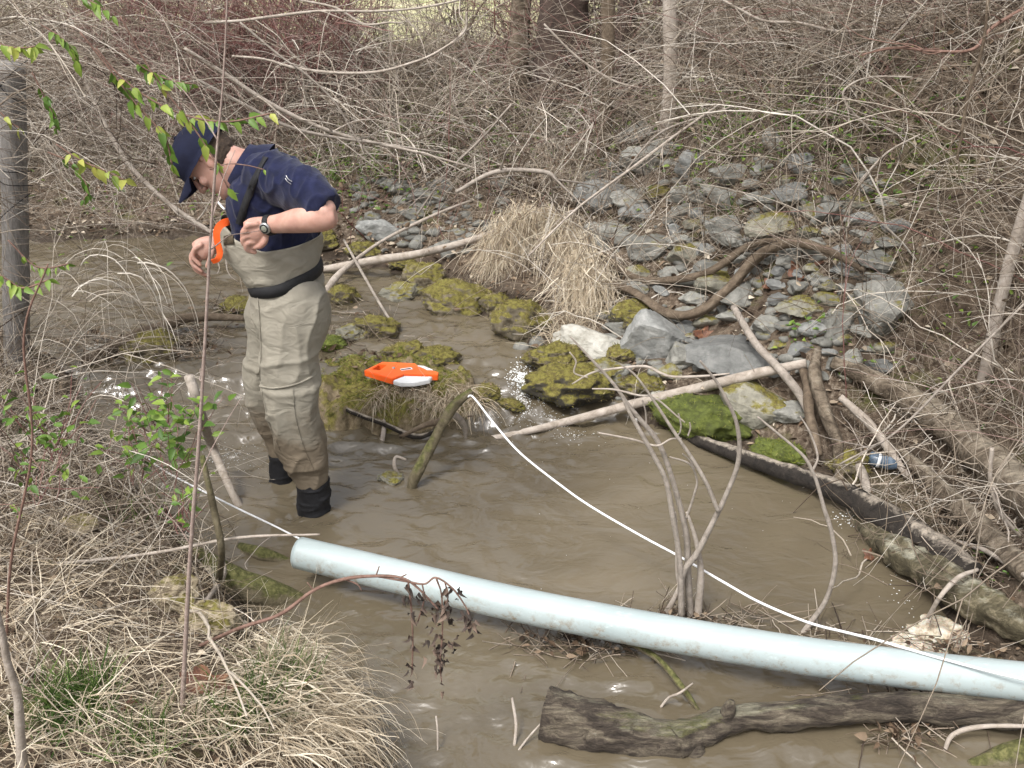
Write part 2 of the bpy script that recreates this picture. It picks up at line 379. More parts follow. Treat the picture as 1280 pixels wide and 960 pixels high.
def loft(st, sides=28, n=None, power=1.0, cap=True, side=(0, 1, 0)):
    """stations (px,py,Y,half_px,half_depth_m) -> closed body; half_px is the half thickness seen in the side view"""
    q = []
    for (px, py, Y, hp, b) in st: q.append((*atY(px, py, Y), hp * mpp(px, py, Y), b))
    q = np.array(q); q = spline(q, n or 6 * len(q)); return loft3(q, sides, power, cap, side)
def loft3(q, sides=28, power=1.0, cap=True, side=(0, 1, 0)):
    P = q[:, :3]; T = np.gradient(P, axis=0); T /= np.linalg.norm(T, axis=1, keepdims=True); Yv = np.array(side, float)
    n1 = np.cross(T, Yv); n1 /= np.linalg.norm(n1, axis=1, keepdims=True); n2 = np.cross(n1, T)
    an = np.arange(sides) * 2 * math.pi / sides; c = np.sign(np.cos(an)) * np.abs(np.cos(an)) ** power; s = np.sign(np.sin(an)) * np.abs(np.sin(an)) ** power
    V = P[:, None] + n1[:, None] * (q[:, 3:4] * c)[..., None] + n2[:, None] * (q[:, 4:5] * s)[..., None]
    K = len(P); F = []
    for k in range(K - 1):
        for j in range(sides): F.append((k * sides + j, k * sides + (j + 1) % sides, (k + 1) * sides + (j + 1) % sides, (k + 1) * sides + j))
    V = V.reshape(-1, 3)
    if cap:
        V = np.vstack([V, P[0], P[-1]]); a, b = K * sides, K * sides + 1
        for j in range(sides): F.append((a, (j + 1) % sides, j)); F.append((b, (K - 1) * sides + j, (K - 1) * sides + (j + 1) % sides))
    return V, F
def ellipsoid(c, axes, seg=20):
    """axes: three vectors (already scaled)"""
    u = np.linspace(0, math.pi, seg // 2 + 1); v = np.arange(seg) * 2 * math.pi / seg
    A = np.array([[math.sin(a) * math.cos(b_), math.sin(a) * math.sin(b_), math.cos(a)] for a in u for b_ in v]); ax = np.array(axes)
    V = np.asarray(c) + A @ ax; F = []
    for i in range(seg // 2):
        for j in range(seg): F.append((i * seg + j, i * seg + (j + 1) % seg, (i + 1) * seg + (j + 1) % seg, (i + 1) * seg + j))
    return V, F
def capsule(pts, r, sides=10):
    pts = [np.asarray(p, float) for p in pts]; r = list(r)
    d0 = pts[0] - pts[1]; d0 /= np.linalg.norm(d0); d1 = pts[-1] - pts[-2]; d1 /= np.linalg.norm(d1)
    q = spline(np.column_stack([pts, r]), 5 * len(pts))
    a = [[*(pts[0] + d0 * r[0] * s), r[0] * c] for s, c in ((.95, .3), (.6, .8))]; z = [[*(pts[-1] + d1 * r[-1] * s), r[-1] * c] for s, c in ((.6, .8), (.95, .3))]
    q = np.vstack([a, q, z]); return tube(q[:, :3], q[:, 3], sides, raw=True)
def skin_mat():
    m, t, b = new_mat("skin"); co = coords(t)
    n = noise(t, co, 14, 5); t.links.new(ramp(t, n, [(0.3, (.40, .215, .165)), (0.55, (.53, .31, .245)), (0.75, (.60, .39, .32))]), b.inputs['Base Color'])
    b.inputs['Roughness'].default_value = 0.5; b.inputs['Subsurface Weight'].default_value = 0.15; b.inputs['Subsurface Radius'].default_value = (0.012, 0.005, 0.003)
    b.inputs['Subsurface Scale'].default_value = 1.0
    bump(t, b, noise(t, co, 260, 3), 0.25, 0.002); return m
def cloth_mat(name, stops, scale=4, rough=0.9, fold=14, fstr=0.35, weave=700, sheen=0.0, stretch=None):
    m, t, b = new_mat(name); co = coords(t)
    t.links.new(ramp(t, noise(t, co, scale, 5), stops), b.inputs['Base Color']); b.inputs['Roughness'].default_value = rough
    b.inputs['Specular IOR Level'].default_value = 0.25
    if sheen: b.inputs['Sheen Weight'].default_value = sheen; b.inputs['Sheen Roughness'].default_value = 0.5
    n1 = nd(t, "ShaderNodeBump", Strength=fstr, Distance=0.015); t.links.new(noise(t, coords(t, 'Object', stretch), fold, 3, 0.5, 0.6), n1.inputs['Height'])
    bump(t, b, noise(t, co, weave, 2), 0.25, 0.002, n1.outputs[0]); return m
M_SKIN = skin_mat()
M_FLEECE = cloth_mat("navy_fleece", [(0.3, (.006, .008, .026)), (0.6, (.011, .014, .045)), (0.8, (.020, .025, .066))], 30, 0.95, 22, 0.25, 420, 0.12)
M_NAVY = cloth_mat("navy_cap_cloth", [(0.3, (.006, .007, .020)), (0.7, (.011, .014, .036))], 20, 0.85, 30, 0.1, 800)
M_NEO = cloth_mat("black_neoprene", [(0.3, (.006, .006, .007)), (0.7, (.018, .018, .020))], 10, 0.7, 30, 0.3, 300)
M_BELT = simple_mat("black_webbing", [(0.3, (.006, .006, .007)), (0.7, (.014, .014, .016))], 60, 0.75, 0.3, 500)
M_HAIR = simple_mat("brown_hair", [(0.3, (.035, .022, .014)), (0.7, (.10, .065, .04))], 60, 0.7, 0.8, 220, stretch=(1, 1, 3))
M_ORANGE = simple_mat("orange_plastic", [(0.3, (.86, .11, .015)), (0.7, (.95, .15, .025))], 9, 0.42, 0.05, 40)
M_WHITE = simple_mat("white_plastic", [(0.3, (.66, .67, .68)), (0.7, (.80, .81, .81))], 12, 0.4, 0.05, 40)
M_STEEL = simple_mat("brushed_steel", [(0.3, (.35, .36, .36)), (0.7, (.60, .60, .58))], 30, 0.3, 0.05); M_STEEL.node_tree.nodes['Principled BSDF'].inputs['Metallic'].default_value = 0.8
M_DARKP = simple_mat("dark_patch", [(0.3, (.05, .035, .02)), (0.7, (.13, .10, .06))], 60, 0.8, 0.3)
# waders: tan, soaked and muddied up to the knees
mwd, t, b = new_mat("tan_wader_cloth"); co = coords(t); sp = nd(t, "ShaderNodeSeparateXYZ"); t.links.new(co, sp.inputs[0])
cl = ramp(t, noise(t, co, 5, 5), [(0.3, (.24, .22, .175)), (0.6, (.30, .275, .222)), (0.8, (.335, .31, .255))])
wet = mth(t, 'ADD', sp.outputs['Z'], mth(t, 'MULTIPLY', noise(t, co, 7, 5, .65), -0.55))
wr = nd(t, "ShaderNodeMapRange"); wr.inputs[1].default_value = 0.20; wr.inputs[2].default_value = 0.04; t.links.new(wet, wr.inputs[0])
cl = mixc(t, mth(t, 'MULTIPLY', wr.outputs[0], 0.75), cl, (.115, .082, .05)); t.links.new(cl, b.inputs['Base Color']); b.inputs['Roughness'].default_value = 0.72
b.inputs['Specular IOR Level'].default_value = 0.3
n1 = nd(t, "ShaderNodeBump", Strength=0.45, Distance=0.02); t.links.new(noise(t, coords(t, 'Object', (1, 1, 1.8)), 11, 2, 0.45, 1.2), n1.inputs['Height'])
bump(t, b, noise(t, co, 600, 2), 0.15, 0.002, n1.outputs[0]); M_WADER = mwd

foot = at(393, 640, 0); person = empty("person", (foot[0], 3.5, 0.0), "man in navy cap and fleece and tan chest waders standing bent over in the stream", "person")
# --- head frame: face turned down, crown towards the upper left
HC = atY(266, 201, 3.50); ang = math.radians(57)
fv = np.array((-math.cos(ang), -0.10, -math.sin(ang))); fv /= np.linalg.norm(fv); sv = np.array((0, -1.0, 0)); sv = sv - fv * (sv @ fv); sv /= np.linalg.norm(sv)   # sv: the man's left, towards the camera
uv = np.cross(sv, fv); uv = uv if uv[0] < 0 else -uv; uv /= np.linalg.norm(uv)
hp = lambda f, u, s=0.0: HC + f * fv + u * uv + s * sv
def head_rings():
    st = [(-.118, .070, .030, .020), (-.108, .088, .005, .036), (-.09, .095, -.025, .048), (-.068, .090, -.045, .056), (-.05, .092, -.060, .061), (-.03, .088, -.075, .066),
          (-.01, .086, -.086, .070), (.012, .082, -.093, .073), (.03, .084, -.097, .0745), (.045, .093, -.099, .076), (.065, .093, -.099, .077), (.09, .080, -.088, .070), (.108, .055, -.064, .052), (.118, .02, -.03, .025)]
    st = spline(np.array(st), 50); N = 36; an = np.arange(N) * 2 * math.pi / N; V = []; F = []
    for u, f1, f0, w_ in st:
        c = (f1 + f0) / 2; r = (f1 - f0) / 2; ca = np.cos(an); sa = np.sin(an); pw = 0.85
        x = np.sign(ca) * np.abs(ca) ** pw * r + c; y = np.sign(sa) * np.abs(sa) ** pw * w_
        V += [hp(a_, u, b_) for a_, b_ in zip(x, y)]
    K = len(st)
    for k in range(K - 1):
        for j in range(N): F.append((k * N + j, k * N + (j + 1) % N, (k + 1) * N + (j + 1) % N, (k + 1) * N + j))
    F.append(tuple(range(N))[::-1]); F.append(tuple((K - 1) * N + j for j in range(N)))
    return np.array(V), F
P3 = lambda px, py, Y: atY(px, py, Y)
parts = [head_rings()]
parts.append(capsule([hp(.090, .030), hp(.104, .004), hp(.112, -.018)], [.0075, .010, .012]))                     # nose
for s in (-1, 1):
    parts.append(ellipsoid(hp(.100, -.022, s * .012), [fv * .010, uv * .008, sv * .008], 12))                     # nostril wings
    parts.append(ellipsoid(hp(.080, .041, s * .028), [fv * .013, uv * .007, sv * .026], 12))                      # brow ridge
    parts.append(ellipsoid(hp(.062, -.012, s * .045), [fv * .022, uv * .022, sv * .018], 12))                     # cheek
    parts.append(ellipsoid(hp(-.012, -.002, s * .074), [fv * .020 + uv * .004, uv * .033 - fv * .006, sv * .007 - fv * .004], 16))   # ear
    parts.append(tube([hp(.002, .022, s * .081), hp(-.012, .034, s * .084), hp(-.030, .022, s * .088), hp(-.030, -.004, s * .086), hp(-.016, -.034, s * .080)], [.004, .0045, .005, .0045, .005], 8, 18))
parts.append(ellipsoid(hp(.094, -.047), [fv * .008, uv * .005, sv * .023], 14)); parts.append(ellipsoid(hp(.091, -.059), [fv * .009, uv * .006, sv * .019], 14))   # lips
parts.append(ellipsoid(hp(.088, -.092), [fv * .014, uv * .015, sv * .020], 12))                                    # chin
# neck and trunk
parts.append(loft([(276, 200, 3.50, 24, .055), (292, 206, 3.50, 23, .058), (308, 212, 3.51, 25, .062), (325, 222, 3.52, 36, .09)]))
parts.append(loft([(312, 212, 3.52, 22, .09), (324, 225, 3.52, 36, .155), (335, 248, 3.52, 42, .175), (345, 285, 3.52, 38, .155), (356, 335, 3.52, 36, .145), (362, 375, 3.52, 44, .165), (363, 405, 3.52, 40, .16)], power=.9))
# left arm (towards the camera)
parts.append(loft([(345, 222, 3.38, 20, .06), (365, 232, 3.31, 19, .055), (390, 250, 3.22, 17.5, .048), (404, 262, 3.18, 15.5, .043), (408, 268, 3.175, 13, .038)], side=(0.3, 1, 0.2)))
parts.append(loft([(420, 269, 3.175, 9, .028), (414, 270, 3.175, 15.5, .040), (402, 271, 3.18, 18.5, .047), (388, 273, 3.19, 18, .046), (370, 276, 3.22, 15.5, .040), (352, 279, 3.26, 12.5, .032), (338, 281, 3.28, 11.5, .027), (328, 284, 3.29, 13, .025)]))
# left fist closing on the bib edge
LH = lambda px, py, dy=0.0: P3(px, py, 3.28 + dy)
parts.append(loft([(340, 281, 3.285, 9, .022), (329, 284, 3.285, 14, .026), (319, 288, 3.28, 16.5, .026), (310, 291, 3.28, 14.5, .022)], side=(0, 1, 0)))
for i, (kx, ky) in enumerate([(311, 279), (307, 286), (307, 294), (311, 301)]):
    dy = -.018 + i * .004
    parts.append(capsule([LH(kx + 9, ky + 1, dy), LH(kx - 1, ky + 2, dy - .006), LH(kx - 2, ky + 10, dy + .004), LH(kx + 7, ky + 14, dy + .012)], [.0115, .0122, .0110, .0095]))
parts.append(capsule([LH(331, 290, .0), LH(331, 300, -.010), LH(326, 307, -.010), LH(318, 309, -.004)], [.013, .0125, .011, .0095]))
# right arm and hand, reaching forward beyond the bib
parts.append(loft([(332, 222, 3.66, 20, .058), (335, 250, 3.73, 17, .05), (334, 285, 3.76, 15, .044), (332, 298, 3.76, 12, .036)]))
parts.append(loft([(340, 297, 3.76, 12, .036), (320, 301, 3.75, 14.5, .040), (298, 304, 3.70, 13.5, .036), (280, 306, 3.66, 11, .030), (268, 307, 3.64, 10.5, .024)]))
RH = lambda px, py, dy=0.0: P3(px, py, 3.63 + dy)
parts.append(loft([(272, 306, 3.64, 10, .022), (262, 307, 3.635, 12.5, .024), (254, 311, 3.63, 14, .024), (248, 315, 3.63, 13, .02)]))
for i, c_ in enumerate([[(251, 306), (243, 312), (242, 322), (250, 331)], [(250, 311), (240, 318), (241, 330), (252, 339)], [(250, 317), (241, 325), (245, 337), (257, 344)], [(252, 321), (247, 330), (252, 340), (261, 347)]]):
    parts.append(capsule([RH(x, y, -.022 + i * .012) for x, y in c_], [.0105, .0100, .009, .0078]))
parts.append(capsule([RH(266, 309, -.022), RH(265, 317, -.034), RH(262, 325, -.036), RH(259, 333, -.032)], [.0125, .011, .010, .0085]))
# legs inside the waders, feet on the stream bed
parts.append(loft([(368, 385, 3.44, 34, .085), (362, 440, 3.43, 28, .085), (363, 505, 3.41, 22, .068), (376, 555, 3.41, 19, .06), (391, 605, 3.41, 12, .042), (392, 650, 3.41, 13, .045)]))
parts.append(loft([(350, 390, 3.60, 34, .085), (340, 440, 3.62, 26, .08), (338, 500, 3.64, 20, .065), (346, 545, 3.65, 12, .045), (352, 590, 3.65, 11, .04), (353, 612, 3.65, 12, .045)]))
V, F, N = remesh(parts, 0.0036, 2)
body = mesh_obj("body", V, F, M_SKIN, person)
# --- waders: trousers, then the loose bib above the belt
def folds(V, N, amp, dirs, sc=9.0, seed=0.0, sharp=2.2, keep=None):
    """push a cloth surface in and out along slanted, irregular ridges"""
    q = V @ np.array(dirs).T; q = q + 0.03 * np.stack([fbm(V + 1 + seed, 6, 2), fbm(V + 7 + seed, 6, 2), fbm(V + 11 + seed, 6, 2)], -1)
    r = 1 - np.abs(vnoise(q * sc + seed)); r2 = 1 - np.abs(vnoise(q * sc * 2.1 + seed + 5))
    if keep is not None: amp = amp * keep
    return V + N * (amp * (r ** (sharp * 2) - 0.35) + amp * 0.06 * (r2 ** (sharp * 2) - .35))[:, None]
near = loft([(362, 352, 3.46, 30, .10), (369, 378, 3.445, 42, .112), (368, 399, 3.44, 44.5, .114), (363, 433, 3.43, 37.5, .108), (362, 467, 3.42, 37, .105), (365, 509, 3.41, 33, .095), (370, 536, 3.41, 31, .088), (375, 553, 3.41, 32, .084),
             (381, 570, 3.41, 28.5, .078), (386, 588, 3.41, 24, .068), (391, 603, 3.41, 20.5, .058), (392, 609, 3.41, 18, .05)], 32, power=.92)
farl = loft([(350, 352, 3.58, 30, .10), (348, 378, 3.59, 37, .11), (346, 399, 3.60, 37, .115), (340, 433, 3.62, 31, .105), (336, 467, 3.63, 31.5, .10), (338, 509, 3.64, 28, .09), (345, 536, 3.65, 21, .075),
             (350, 553, 3.65, 17, .062), (352, 568, 3.65, 14.5, .052), (353, 577, 3.65, 13.5, .048)], 32, power=.92)
pelv = loft([(357, 340, 3.52, 39, .150), (359, 352, 3.52, 44, .165), (362, 372, 3.52, 45.5, .168), (363, 392, 3.52, 46, .168), (362, 415, 3.52, 40, .15)], 32, power=.88)
V, F, N = remesh([near, farl, pelv], 0.0065, 3)
zmid = V[:, 2]
bz = P3(357, 345, 3.52)[2]; kp = sstep(0.015, .07, np.abs(V[:, 2] - bz - .28 * (V[:, 0] - P3(357, 345, 3.52)[0]))) * sstep(.10, .2, V[:, 2])
V2 = folds(V, N, 0.010, [(.8, 0, .5), (0, .6, 0), (-.5, 0, 1.5)], 6.0, 2.0, 1.8, kp)
V2 = folds(V2, N, 0.011, [(1.4, 0, -.5), (0, .9, 0), (1.1, 0, .5)], 7.5, 8.0, 2.0, kp)
knee = np.exp(-((zmid - 0.56) / 0.012) ** 2) * 0.006 + np.exp(-((zmid - 0.245 - V[:, 0] * 0) / .02) ** 2) * 0.004
V2 = V2 + N * knee[:, None]
waders = mesh_obj("waders", V2, F, M_WADER, person); WB = BVHTree.FromPolygons([Vector(v) for v in V2], F)
def bib_shell():
    th = np.linspace(0, 2 * math.pi, 73)[:-1]; K = 22; V = []
    c0 = P3(357, 345, 3.52); lv = []
    for k in range(K):
        s = k / (K - 1); row = []
        for a in th:
            ca, sa = math.cos(a), math.sin(a)              # ca=-1 front (man's front, image left), +1 back ; sa=-1 towards the camera
            # bottom ring at the belt
            xb = c0[0] + (.124 * ca); yb = 3.52 + .160 * sa; zb = c0[2] + 0.035 * ca
            # top rim: pulled forward into an open lip, dipping on the near side where the fist holds it
            pt = {}
            front = max(0.0, -ca)
            xt = P3(347, 300, 3.52)[0] + (.155 if ca > 0 else .185) * ca; yt = 3.52 + (.178 - .05 * front ** 2) * sa
            zt = P3(397, 296, 3.52)[2] * (ca > 0) + P3(330, 303, 3.52)[2] * (ca <= 0)
            zt = P3(345, 306, 3.42)[2] + 0.012 * max(0, ca) + 0.075 * front ** 1.6
            bul = math.sin(s * math.pi) * (0.014 * front + 0.006)
            row.append((xb + (xt - xb) * s + bul * ca - 0.03 * front * math.sin(s * math.pi * .9), yb + (yt - yb) * s + bul * sa, zb + (zt - zb) * s))
        V += row; 
    V = np.array(V); n = len(th); F = []
    for k in range(K - 1):
        for j in range(n): F.append((k * n + j, k * n + (j + 1) % n, (k + 1) * n + (j + 1) % n, (k + 1) * n + j))
    me = bpy.data.meshes.new("t"); me.from_pydata([tuple(v) for v in V], [], F); me.update(); N = np.array([v.normal[:] for v in me.vertices]); bpy.data.meshes.remove(me)
    cen = np.array((V[:, 0].mean(), 3.52, 0)); sgn = np.sign(np.sum(N[:, :2] * (V[:, :2] - cen[:2]), 1).mean()); N *= sgn
    V = folds(V, N, 0.012, [(.5, 0, .9), (0, .6, 0), (-.5, 0, .6)], 10, 31.0, 2.2, sstep(0.01, .06, V[:, 2] - P3(357, 345, 3.52)[2] - .28 * (V[:, 0] - P3(357, 345, 3.52)[0])))
    V = V + N * (0.004 * fbm(V, 9, 2))[:, None]
    W_ = V - N * 0.004; m = len(V); F2 = list(F) + [tuple(i + m for i in f[::-1]) for f in F]
    for j in range(n):
        a = (K - 1) * n + j; b_ = (K - 1) * n + (j + 1) % n; F2.append((a, b_, b_ + m, a + m)); F2.append((j, j + m, (j + 1) % n + m, (j + 1) % n))
    return np.vstack([V, W_]), F2
bv, bf = bib_shell(); bib = mesh_obj("wader_bib", bv, bf, M_WADER, person); BB = BVHTree.FromPolygons([Vector(v) for v in bv], bf)
tag(bib, "loose tan bib of the waders pulled open in front of the chest")
# belt
bq = []
for a in np.linspace(0, 2 * math.pi, 49)[:-1]:
    bq.append((P3(357, 344, 3.52)[0] + .133 * math.cos(a), 3.52 + .171 * math.sin(a), P3(357, 344, 3.52)[2] + 0.035 * math.cos(a) + .002 * math.sin(5 * a)))
bq = np.array(bq); ax = np.array((-.18, 0, 1.0)); ax /= np.linalg.norm(ax); cen = bq.mean(0); out = bq - cen; out /= np.linalg.norm(out, axis=1, keepdims=True)
prof = [(-.021, -.004), (-.021, .003), (0, .0055), (.021, .003), (.021, -.004)]; V = []; F = []; n = len(bq)
for h_, o_ in prof: V += list(bq + ax * h_ + out * o_)
for k in range(len(prof)):
    for j in range(n): F.append((k * n + j, k * n + (j + 1) % n, ((k + 1) % len(prof)) * n + (j + 1) % n, ((k + 1) % len(prof)) * n + j))
mesh_obj("belt", V, F, M_BELT, person)
# fleece
fl = [loft([(316, 205, 3.52, 26, .088), (326, 220, 3.52, 41, .175), (341, 245, 3.52, 53, .192), (352, 280, 3.52, 46, .168), (356, 330, 3.52, 36, .142), (357, 345, 3.52, 34, .138)], 32, power=.88),
      loft([(328, 214, 3.44, 26, .09), (345, 222, 3.38, 33, .088), (366, 233, 3.31, 34, .080), (386, 243, 3.25, 32, .074), (402, 254, 3.21, 27, .068), (412, 262, 3.19, 22, .060)], 28, side=(.3, 1, .2)),
      loft([(325, 212, 3.62, 26, .085), (333, 235, 3.72, 24, .07), (335, 262, 3.75, 22, .066), (334, 280, 3.76, 19, .06)], 28),
      loft([(300, 240, 3.50, 16, .10), (306, 262, 3.50, 22, .13), (318, 285, 3.51, 26, .14), (330, 305, 3.51, 26, .13)], 24)]
V, F, N = remesh(fl, 0.0062, 3)
V2 = folds(V, N, 0.011, [(1.1, 0, .8), (0, .9, 0), (1.6, 0, -1.0)], 9, 51.0)
V2 = folds(V2, N, 0.006, [(1.8, 0, -.4), (0, .8, 0), (.6, 0, .7)], 15, 61.0)
fleece = mesh_obj("fleece_pullover", V2, F, M_FLEECE, person); FB = BVHTree.FromPolygons([Vector(v) for v in V2], F)
# stand collar, open towards the chin
c1 = P3(322, 216, 3.52); c2 = P3(303, 209, 3.51); axc = (c2 - c1) / np.linalg.norm(c2 - c1); e1 = np.cross(axc, (0, 1, 0)); e1 /= np.linalg.norm(e1); e2 = np.array((0, 1.0, 0))
V = []; F = []; n = 40; rings = [(-.045, .112, .125), (-.01, .098, .100), (.022, .086, .080), (.044, .083, .073), (.046, .077, .067), (.03, .075, .066), (0.0, .075, .07)]
mid = (c1 + c2) / 2
for (h_, ra, rb) in rings:
    for j in range(n):
        a = 2 * math.pi * j / n; lift = .012 * math.cos(a)
        V.append(mid + axc * (h_ + lift * (h_ > 0)) + e1 * ra * math.cos(a) + e2 * rb * math.sin(a))
for k in range(len(rings) - 1):
    for j in range(n): F.append((k * n + j, k * n + (j + 1) % n, (k + 1) * n + (j + 1) % n, (k + 1) * n + j))
V = np.array(V); V += 0.004 * np.stack([fbm(V, 16, 2)] * 3, -1)
col_ = mesh_obj("collar", V, F, M_FLEECE, person)
def onto(B, px, py, off=0.002, fallback=3.3):
    d = ray(px, py); r = B.ray_cast(Vector(CAM), Vector(d).normalized())
    if r[0] is None: p = atY(px, py, fallback); return p, -d / np.linalg.norm(d)
    return np.array(r[0]) + np.array(r[1]) * off * (1 if r[1].dot(Vector(d)) < 0 else -1), np.array(r[1])
def strip(name, B, pts, hw, mat, parent, off=.003, n=20, fall=3.3, label=None, thick=.002):
    q = spline(np.array(pts, float), n); C = []; Ns = []
    for x, y in q[:, :2]: p, nn = onto(B, x, y, off, fall); C.append(p); Ns.append(nn if nn @ ray(x, y) < 0 else -nn)
    C = np.array(C); Ns = np.array(Ns); T = np.gradient(C, axis=0); S_ = np.cross(T, Ns); S_ /= np.linalg.norm(S_, axis=1, keepdims=True) + 1e-9
    V = np.vstack([C - S_ * hw, C + S_ * hw, C + S_ * hw + Ns * thick, C - S_ * hw + Ns * thick]); K = len(C); F = []
    for k in range(K - 1):
        for a in range(4): b_ = (a + 1) % 4; F.append((a * K + k, b_ * K + k, b_ * K + k + 1, a * K + k + 1))
    o = mesh_obj(name, V, F, mat, parent)
    if label: tag(o, label)
    return o
strip("suspender_strap", FB, [(333, 197), (325, 212), (316, 232), (309, 250), (303, 268), (299, 280)], .013, M_BELT, person, .003)
strip("seam", WB, [(322, 366), (325, 400), (327, 440), (325, 475), (331, 505), (340, 540), (350, 562)], .0018, M_WADER, person, .0015)
strip("seam", WB, [(325, 483), (345, 485), (370, 480), (390, 471)], .004, M_WADER, person, .002)
strip("seam", WB, [(366, 485), (369, 520), (380, 560), (394, 590)], .0018, M_WADER, person, .0015)
# bib patch and sleeve mark
strip("bib_patch", BB, [(281, 301), (293, 299)], .017, M_DARKP, person, .003, 6, 3.40)
ml = strip("sleeve_mark", FB, [(358, 220), (361, 224), (365, 227)], .0012, M_STEEL, person, .003, 6)
strip("sleeve_mark", FB, [(357, 223), (360, 227), (364, 230)], .0009, M_STEEL, person, .003, 6)
# draw cord
V, F = tube([P3(294, 235, 3.40), P3(298, 244, 3.38), P3(300, 254, 3.37), P3(301, 263, 3.36)], [.0022] * 4, 6, 10); mesh_obj("draw_cord", V, F, M_WHITE, person)
V, F = tube([P3(272, 252, 3.42), P3(277, 258, 3.41), P3(281, 262, 3.40)], [.004] * 3, 6, 6); mesh_obj("zip_pull", V, F, M_WHITE, person)
# boots (neoprene cuffs) reaching under the water
bt = loft([(391, 598, 3.41, 20, .058), (392, 612, 3.41, 21.5, .062), (392, 622, 3.41, 20.5, .060), (392, 640, 3.41, 21, .062), (390, 658, 3.41, 24, .062), (384, 672, 3.41, 30, .06)], 28)
V, F, N = remesh([bt], .005, 1); V = folds(V, N, .006, [(.3, 0, 0), (0, .3, 0), (0, 0, 3.0)], 12, 5); mesh_obj("boot", V, F, M_NEO, person)
bt = loft([(352, 562, 3.65, 15, .052), (353, 574, 3.65, 16, .056), (353, 586, 3.65, 15.5, .055), (353, 602, 3.65, 17, .058), (350, 616, 3.65, 22, .058), (345, 628, 3.65, 26, .056)], 28)
V, F, N = remesh([bt], .005, 1); V = folds(V, N, .006, [(.3, 0, 0), (0, .3, 0), (0, 0, 3.0)], 12, 9); mesh_obj("boot", V, F, M_NEO, person)
# hair
V, F, N = remesh([ellipsoid(hp(-.022, .012), [fv * .0815, uv * .082, sv * .0775], 28)], .004, 1); V = V + N * (0.0025 * fbm(V, 120, 2))[:, None]
mesh_obj("hair", V, F, M_HAIR, person)
# cap
def cap_crown():
    V = []; F = []; n = 40; K = 14; cen = hp(0.0, .030)
    for sh in (0.0, .003):
        for k in range(K):
            e = math.pi / 2 * k / (K - 1)
            for j in range(n):
                a = 2 * math.pi * j / n; r = math.cos(e); seam = 1 - .010 * abs(math.sin(3 * a)) * 0 
                f = math.cos(a) * r * (.120 - sh) + (-.004); s_ = math.sin(a) * r * (.096 - sh); u_ = (math.sin(e) ** .85) * (.112 - sh)
                V.append(cen + f * fv * seam + s_ * sv * seam + uv * (u_ + .010 * (1 - math.sin(e)) * (1 if False else 0) + .012 * math.cos(a) * r * .3))
    for L in range(2):
        o_ = L * n * K
        for k in range(K - 1):
            for j in range(n): F.append((o_ + k * n + j, o_ + k * n + (j + 1) % n, o_ + (k + 1) * n + (j + 1) % n, o_ + (k + 1) * n + j))
    for j in range(n): F.append((j, (j + 1) % n, n * K + (j + 1) % n, n * K + j))
    V = np.array(V); V += uv * (.002 * fbm(V, 25, 2))[:, None]; return V, F
V, F = cap_crown(); capo = mesh_obj("cap", V, F, M_NAVY, person)
V = []; F = []; nu, nv = 17, 9
for L in (0, 1):
    for i in range(nu):
        a = (i / (nu - 1) - .5) * math.radians(150)
        for j in range(nv):
            q = j / (nv - 1); s_ = math.sin(a) * .088; f = .060 + math.cos(a) * .054 + q * .078 * (math.cos(a) ** .6 if math.cos(a) > 0 else 0)
            V.append(hp(f, .044 - .012 * q - .34 * abs(s_) ** 1.3 * (1 + q) + L * .0035, s_))
for L in (0, 1):
    for i in range(nu - 1):
        for j in range(nv - 1): o_ = L * nu * nv; F.append((o_ + i * nv + j, o_ + i * nv + j + 1, o_ + (i + 1) * nv + j + 1, o_ + (i + 1) * nv + j))
for i in range(nu - 1): o_ = nu * nv; F.append((i * nv + nv - 1, (i + 1) * nv + nv - 1, o_ + (i + 1) * nv + nv - 1, o_ + i * nv + nv - 1))
mesh_obj("brim", V, F, M_NAVY, capo)
V, F = ellipsoid(hp(0, .145), [fv * .008, uv * .004, sv * .008], 12); mesh_obj("cap_button", V, F, M_NAVY, capo)
V, F = ellipsoid(hp(.109, .078, .014), [fv * .006 , uv * .013, sv * .018], 12); mesh_obj("cap_emblem", V, F, M_DARKP, capo)
for s in (-1, 1):
    V, F = ellipsoid(hp(.0765, .022, s * .030), [fv * .0085, uv * .0050, sv * .0100], 16); mesh_obj("eye", V, F, M_WHITE, body)
    V, F = ellipsoid(hp(.0850, .021, s * .030), [fv * .0045, uv * .0045, sv * .0045], 12); mesh_obj("iris", V, F, M_NEO, body)
    V, F = capsule([hp(.088, .045, s * .012), hp(.089, .049, s * .03), hp(.078, .045, s * .048)], [.003, .0035, .0025], 8); mesh_obj("eyebrow", V, F, M_HAIR, body)
# wrist watch
wa = P3(342, 280.5, 3.275); wb = P3(333, 282, 3.285); wax = (wb - wa) / np.linalg.norm(wb - wa); wc = (wa + wb) / 2
e1 = np.cross(wax, (0, 1, 0)); e1 /= np.linalg.norm(e1); e2 = np.cross(e1, wax); V = []; F = []; n = 32; prof = [(-.010, 0), (-.010, .004), (.010, .004), (.010, 0)]
for h_, o_ in prof:
    for j in range(n): a = 2 * math.pi * j / n; V.append(wc + wax * h_ + e1 * (.0315 + o_) * math.cos(a) + e2 * (.0285 + o_) * math.sin(a))
for k in range(4):
    for j in range(n): F.append((k * n + j, k * n + (j + 1) % n, ((k + 1) % 4) * n + (j + 1) % n, ((k + 1) % 4) * n + j))
wat = mesh_obj("wrist_watch", V, F, M_BELT, person)
vd = -ray(337, 281); vd /= np.linalg.norm(vd); fc = wc + e2 * (.030 * np.sign(e2 @ vd)); nrm = e2 * np.sign(e2 @ vd)
